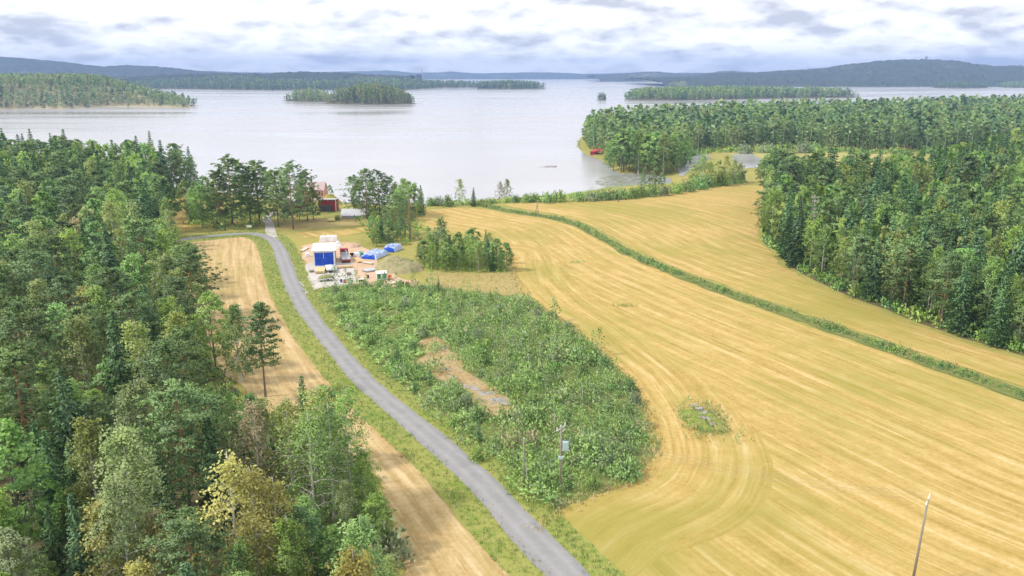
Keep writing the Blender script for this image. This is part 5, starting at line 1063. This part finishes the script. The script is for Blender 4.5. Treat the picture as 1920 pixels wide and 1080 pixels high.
for sx in (-3.6, 3.6): MB().box((sx, -0.03, 2.4), (0.2, 0.2, 4.8)).build('corner_board', C_white, t)
MB().box((0, -0.36, 4.93), (7.8, 0.08, 0.28)).build('fascia', C_white, t); tag(t, 'dark red shed with wide black doorway and white corner boards', 'shed')
gable_house('red_barn', 551, 398, 7.0, 6.0, 3.0, 4.8, C_red, C_greyroof, 'red barn with light grey roof half hidden behind the grove pines', 'barn', 0.05, False, [(-1.8, 1.6, 0.9, 0.9)], (1.2, 1.6, 2.0, True))
gable_house('low_barn', 662, 409, 9.0, 6.5, 1.0, 3.0, C_grey, C_greyroof, 'low barn with broad light grey roof right of the red shed', 'barn', 0.06)
mound('grassy_bank', 617, 381, 12, 8, 3.6, M_meadow, 'green grassy bank between the pink house and the red shed', 'bank', 0, 7)
t = empty('hay_bale', at(621, 415), 0.05); MB().tube([(-1.3, 0, 0.55), (1.3, 0, 0.55)], [0.6, 0.6], 16).build('straw_roll', paint('pale_straw', (0.62, 0.55, 0.25), 0.9), t); MB().tube([(-0.5, 0, 0.55), (-0.42, 0, 0.55)], [0.615, 0.615], 16).build('twine', C_pale, t); tag(t, 'pale yellow bale lying on the meadow before the red shed', 'bale')
t = empty('notice_board', at(468, 433), 0.1)
for sx in (-0.7, 0.7): MB().box((sx, 0, 0.9), (0.1, 0.1, 1.8)).build('post', C_pole, t)
MB().box((0, -0.06, 1.7), (1.7, 0.08, 0.8)).build('panel', C_white, t); tag(t, 'small white board on posts at the road bend', 'sign')
t = empty('boathouse', (*P(1121, 291, -4.6), -4.9), R(-8)); MB().box((0, 3, 1.6), (6.4, 5.6, 2.6)).build('wall', C_red, t)
rr_ = MB()
for sg in (-1, 1): rr_.box((0, 3 + sg * 1.6, 3.75), (7.6, 3.7, 0.14), rx=-sg * R(27))
rr_.build('roof', C_boatred, t); MB().prism([(-2.8, 2.9), (2.8, 2.9), (0, 4.3)], -3.2, 3.2).build('gable', C_red, t); t.children[-1].rotation_euler = (0, 0, R(90)); t.children[-1].location = (0, 3, 0)
MB().box((-1.6, 0.17, 1.3), (1.6, 0.08, 1.9)).build('door', C_white, t); w_ = MB().box((1.4, 0.17, 1.7), (1.3, 0.08, 1.0)).build('window', C_white, t); MB().box((1.4, 0.12, 1.7), (1.1, 0.04, 0.8)).build('pane', C_glass, w_)
dk = MB().box((-1, -1.6, 0.4), (7.5, 3.0, 0.14)).build('deck', C_pole, t)
for a in (-4, -1, 2):
    for b in (-2.8, -0.4): MB().tube([(a, b, -1.2), (a, b, 0.35)], [0.1, 0.1], 6).build('pile', C_pole, dk)
tag(t, 'small red boathouse with bright red roof at the foot of the peninsula', 'boathouse')

# ------------------------------------------------------------------ rocks
def rock_mesh(seed, flat=0.5):
    r = np.random.default_rng(seed); bm = bmesh.new(); bmesh.ops.create_icosphere(bm, subdivisions=2, radius=1.0)
    ph = r.uniform(0, 6, 6)
    for v_ in bm.verts:
        k_ = 1 + 0.22 * math.sin(v_.co.x * 3 + ph[0]) * math.cos(v_.co.y * 2.6 + ph[1]) + 0.15 * math.sin(v_.co.z * 5 + ph[2]) + r.normal() * 0.05; v_.co *= k_; v_.co.z *= flat
    me = bpy.data.meshes.new('rock'); bm.to_mesh(me); bm.free(); me.materials.append(M_rock); return me
RK = [rock_mesh(i, 0.35 + 0.1 * (i % 3)) for i in range(4)]
SPOT = [(868, 722, 1.3, .5), (884, 726, 2.0, .7), (895, 731, 1.2, .4), (905, 738, 1.6, 1), (916, 737, 2.1, .8), (934, 750, 2.6, .75), (947, 757, 1.6, .7), (900, 750, 1.3, .4), (922, 757, 1.2, .8), (836, 692, 1.5, .6), (815, 682, 1.1, .5), (832, 652, 1.7, .8), (822, 648, 1.0, .2), (842, 705, 1.0, .5)]
for i, (px_, py_, s_, asp) in enumerate(SPOT):
    a = at(px_, py_); o = link('rock', RK[i % 4], None, (a[0], a[1], a[2] - 0.12), R(-38) + 0.3 * (i % 3)); o.scale = (s_ * 0.8, s_ * (0.22 + 0.26 * asp), 0.5 * s_ ** 0.5)
    tag(o, f"pale {'long ' if asp < 0.6 else ''}rock slab in the dry clearing of the scrub, {ORD[i]} of fourteen", 'rock', 'rock slabs in the clearing, ' + ('upper end' if py_ < 700 else 'lower end'))
mound('rocky_knoll', 1318, 790, 6.0, 10.5, 1.2, M_verge, 'grassy knoll left uncut in the stubble with grey stones on it', 'knoll', R(28), 11)
for i, (px_, py_, s_) in enumerate([(1302, 768, 1.0), (1311, 775, 1.2), (1320, 783, 1.35), (1328, 793, 1.1), (1334, 803, 0.9), (1317, 792, 0.9), (1309, 784, 0.7)]):
    a = at(px_, py_); o = link('rock', RK[(i + 1) % 4], None, (a[0], a[1], a[2] + 0.75), 0.5 * i); o.scale = (s_ * 0.62, s_ * 0.40, s_ * 0.5); tag(o, f'grey stone on the uncut knoll, {ORD[i]} of seven from its upper end', 'stone', 'stones on the knoll')
a = at(1320, 790); q = np.column_stack([a[0] + r0.normal(size=520) * 2.0, a[1] + r0.normal(size=520) * 3.3]); its = items_at(q[:, 0], q[:, 1], TUFT + TUFT + DRY + TALLW[:3], 0.6, 1.1, sink=-0.25); mass('knoll_grass', its, 'green grass growing round the stony knoll', 'grass')
for px_, py_, L_ in [(1082, 487, 4.5), (1170, 569, 4.0)]:
    a, b = P(px_, py_); q = np.column_stack([a + r0.normal(size=60) * L_ * 0.35, b + r0.normal(size=60) * 0.7]); mass('weed_patch', items_at(q[:, 0], q[:, 1], TALLW[1:3] + TUFT, 0.4, 0.8), 'green weed patch left in the stubble, ' + ('farther one' if py_ < 500 else 'nearer one'), 'weeds')
for i, (px_, s_) in enumerate([(1020, 3.2), (1028, 4.2), (1037, 3.4)]):
    x_, y_ = P(px_, 313, LAKE_Z); o = link('rock', RK[i], None, (x_, y_ + i, LAKE_Z - 0.2), i); o.scale = (s_, s_ * 0.7, s_ * 0.45); tag(o, f"flat pale rock of the skerry in the lake, {('left', 'middle', 'right')[i]} of three", 'rock', 'skerry rocks')

# ------------------------------------------------------------------ poles and lines
def pole(name, px, py, topy, label, arm=False, trans=False, r_=0.14, lean=(0, 0), h=None):
    x_, y_, z_ = at(px, py); h = h or height_at(x_, y_, topy) - z_; o = empty(name, (x_, y_, z_ - 0.3)); h += 0.3; o.rotation_euler = (lean[0], lean[1], 0)
    MB().tube([(0, 0, 0), (0, 0, h * 0.5), (0, 0, h)], [r_ * 1.2, r_, r_ * 0.75], 8).build('shaft', C_pole, o, smooth=True)
    if arm:
        ar = MB().box((0, 0, h - 0.25), (2.2, 0.12, 0.12), rz=R(55)).build('crossarm', C_galv, o)
        for q in (-1.0, 0, 1.0): MB().tube([(q * math.cos(R(55)), q * math.sin(R(55)), h - 0.2), (q * math.cos(R(55)), q * math.sin(R(55)), h + 0.25)], [0.10, 0.06], 8).build('insulator', C_porc, ar)
    else: MB().tube([(0, 0, h), (0, 0, h + 0.12)], [r_ * 0.9, 0.03], 8).build('cap', C_porc, o)
    if trans:
        tb = MB().box((0.62, -0.15, h - 2.6), (0.75, 0.7, 1.25)).build('transformer', C_trans, o, bevel=0.05)
        for q in (-0.2, 0.05, 0.3): MB().tube([(0.6 + q, -0.15, h - 1.95), (0.6 + q, -0.15, h - 1.5)], [0.07, 0.05], 8).build('bushing', C_dark, tb)
        MB().box((0.62, -0.15, h - 3.32), (1.1, 0.2, 0.12)).build('bracket', C_galv, o); MB().box((0, -0.05, h - 4.4), (0.55, 0.45, 0.35)).build('switch_box', C_trans, o)
        MB().box((0.2, 0.2, h - 0.75), (1.5, 0.10, 0.10), rz=R(55)).build('lower_arm', C_galv, o)
    return tag(o, label, 'pole'), Vector((x_, y_, z_ + h - 0.1))
o1, tA = pole('transformer_pole', 1050, 925, 800, 'wooden pole with pale blue transformer and crossarm at the scrub corner', True, True)
o2, tB = pole('utility_pole', 982, 918, 822, 'bare thin pole left of the transformer pole in the brush', False, False, 0.11)
o3, tC = pole('utility_pole', 1711, 1090, 936, 'leaning pole with insulators standing alone in the lower stubble', True, False, 0.13, (0, R(2)))
o4, tD = pole('utility_pole', 1160, 378, 350, 'thin distant pole before the lily bay hedge')
o5, tE = pole('utility_pole', 1003, 405, 376, 'left leg pole of the A shaped pair by the ditch', lean=(0, R(9)), r_=0.13); o6, tF = pole('utility_pole', 1010, 405, 376, 'right leg pole of the A shaped pair by the ditch', lean=(0, R(-6)), r_=0.13)
def cable(a, b, sag, label, r_=0.013, n=14):
    pts = [a.lerp(b, k / n) + Vector((0, 0, -4 * sag * (k / n) * (1 - k / n))) for k in range(n + 1)]; c = a.lerp(b, 0.5)
    tag(MB().tube([tuple(p) for p in pts], [r_] * (n + 1), 4).build('power_cable', C_cable), label, 'cable', 'power cables over the stubble field')
for k, q in enumerate((-0.9, 0, 0.9)): cable(tA + Vector((q * 0.57, q * 0.82, 0.25)), tC + Vector((q * 0.57, q * 0.82, 0.2)), 1.6, f"thin cable from the transformer pole over the stubble, {('left', 'middle', 'right')[k]} one of three")
cable(tB, tA + Vector((0, 0, -3.6)), 0.5, 'thin cable sloping between the bare pole and the transformer pole')
# ------------------------------------------------------------------ landmarks on the horizon
xh, yh = (1707 - 960) / FPX * 4725, 4725.0; t = empty('observation_tower', (xh, yh, 112)); MB().tube([(0, 0, 0), (0, 0, 18), (0, 0, 27)], [4.0, 3.0, 3.2], 12).build('shaft', C_grey, t); MB().tube([(0, 0, 26), (0, 0, 30), (0, 0, 37), (0, 0, 38.5)], [3.5, 7.2, 7.8, 5.0], 16).build('viewing_pod', C_grey, t); MB().tube([(0, 0, 38), (0, 0, 46)], [1.2, 0.5], 8).build('mast', C_grey, t)
tag(t, 'observation tower on top of the big wooded hill', 'tower')
xh = (797 - 960) / FPX * 5200; t = empty('mill_chimney', (xh, 5200, -5)); MB().tube([(0, 0, 0), (0, 0, 92)], [4.0, 2.6], 12).build('stack', C_grey, t); MB().box((-18, 0, 25), (34, 30, 60)).build('boiler_house', C_dark, t); tag(t, 'tall mill chimney with dark boiler house on the horizon', 'chimney')

# ------------------------------------------------------------------ dead trees
def dead_tree(px, by, ty, label, spread, n_, name='dead_tree', mat='dead', r_=0.16, low=0.25):
    x_, y_, z_ = at(px, by); h = height_at(x_, y_, ty) - z_; o = empty(name, (x_, y_, z_ - 0.2)); r = np.random.default_rng(int(px))
    v, f = tube([(0, 0, 0), (0.1, 0, h * 0.4), (-0.05, 0.1, h * 0.75), (0, 0, h)], [r_ * 1.2, r_, r_ * 0.6, 0.03], 7); link('trunk', np_mesh('trunk', v, [f], [BK[mat]], smooth=True), o); Vs, Fs, q = [], [], 0
    for i in range(n_):
        t_ = r.uniform(low, 0.97); a = r.uniform(0, 6.28); L = spread * (1.1 - t_) + 0.4; d = np.array([math.cos(a), math.sin(a), r.uniform(-0.1, 0.7)]); b = np.array([0, 0, t_ * h])
        for w in range(4):
            p0 = b + d * L * (0.25 * w); d2 = unit(d + r.normal(size=3) * (0.0 if w == 0 else 0.8)); ln = L * (1.0 if w == 0 else 0.45)
            v, f = tube([p0, p0 + d2 * ln * 0.5 + [0, 0, 0.05], p0 + d2 * ln], [0.055 if w == 0 else 0.035, 0.03, 0.012], 4); Vs.append(v); Fs.append(f + q); q += len(v)
    link('branches', np_mesh('branches', np.vstack(Vs), [np.vstack(Fs)], [BK[mat]]), o); return tag(o, label, 'dead tree')
dead_tree(1517, 492, 362, 'bleached dead birch with bare twigs before the right forest edge', 3.6, 80)
dead_tree(769, 452, 368, 'bare barkless pine snag beside the sapling grove', 2.6, 14, 'pine_snag', 'pine', 0.24, 0.35)

# ------------------------------------------------------------------ air
hz = NT('haze_air'); vol = hz.node('ShaderNodeVolumePrincipled'); vol.inputs['Color'].default_value = (0.38, 0.56, 1.0, 1); vol.inputs['Density'].default_value = 0.00012; vol.inputs['Anisotropy'].default_value = 0.0
hz.l.new(vol.outputs[0], hz.out.inputs['Volume'])
hb = MB().box((0, 5600, 126), (26000, 14600, 270)).build('haze', hz.m); tag(hb, 'thin blue haze in the air over the lake and hills', 'haze', kind='stuff')
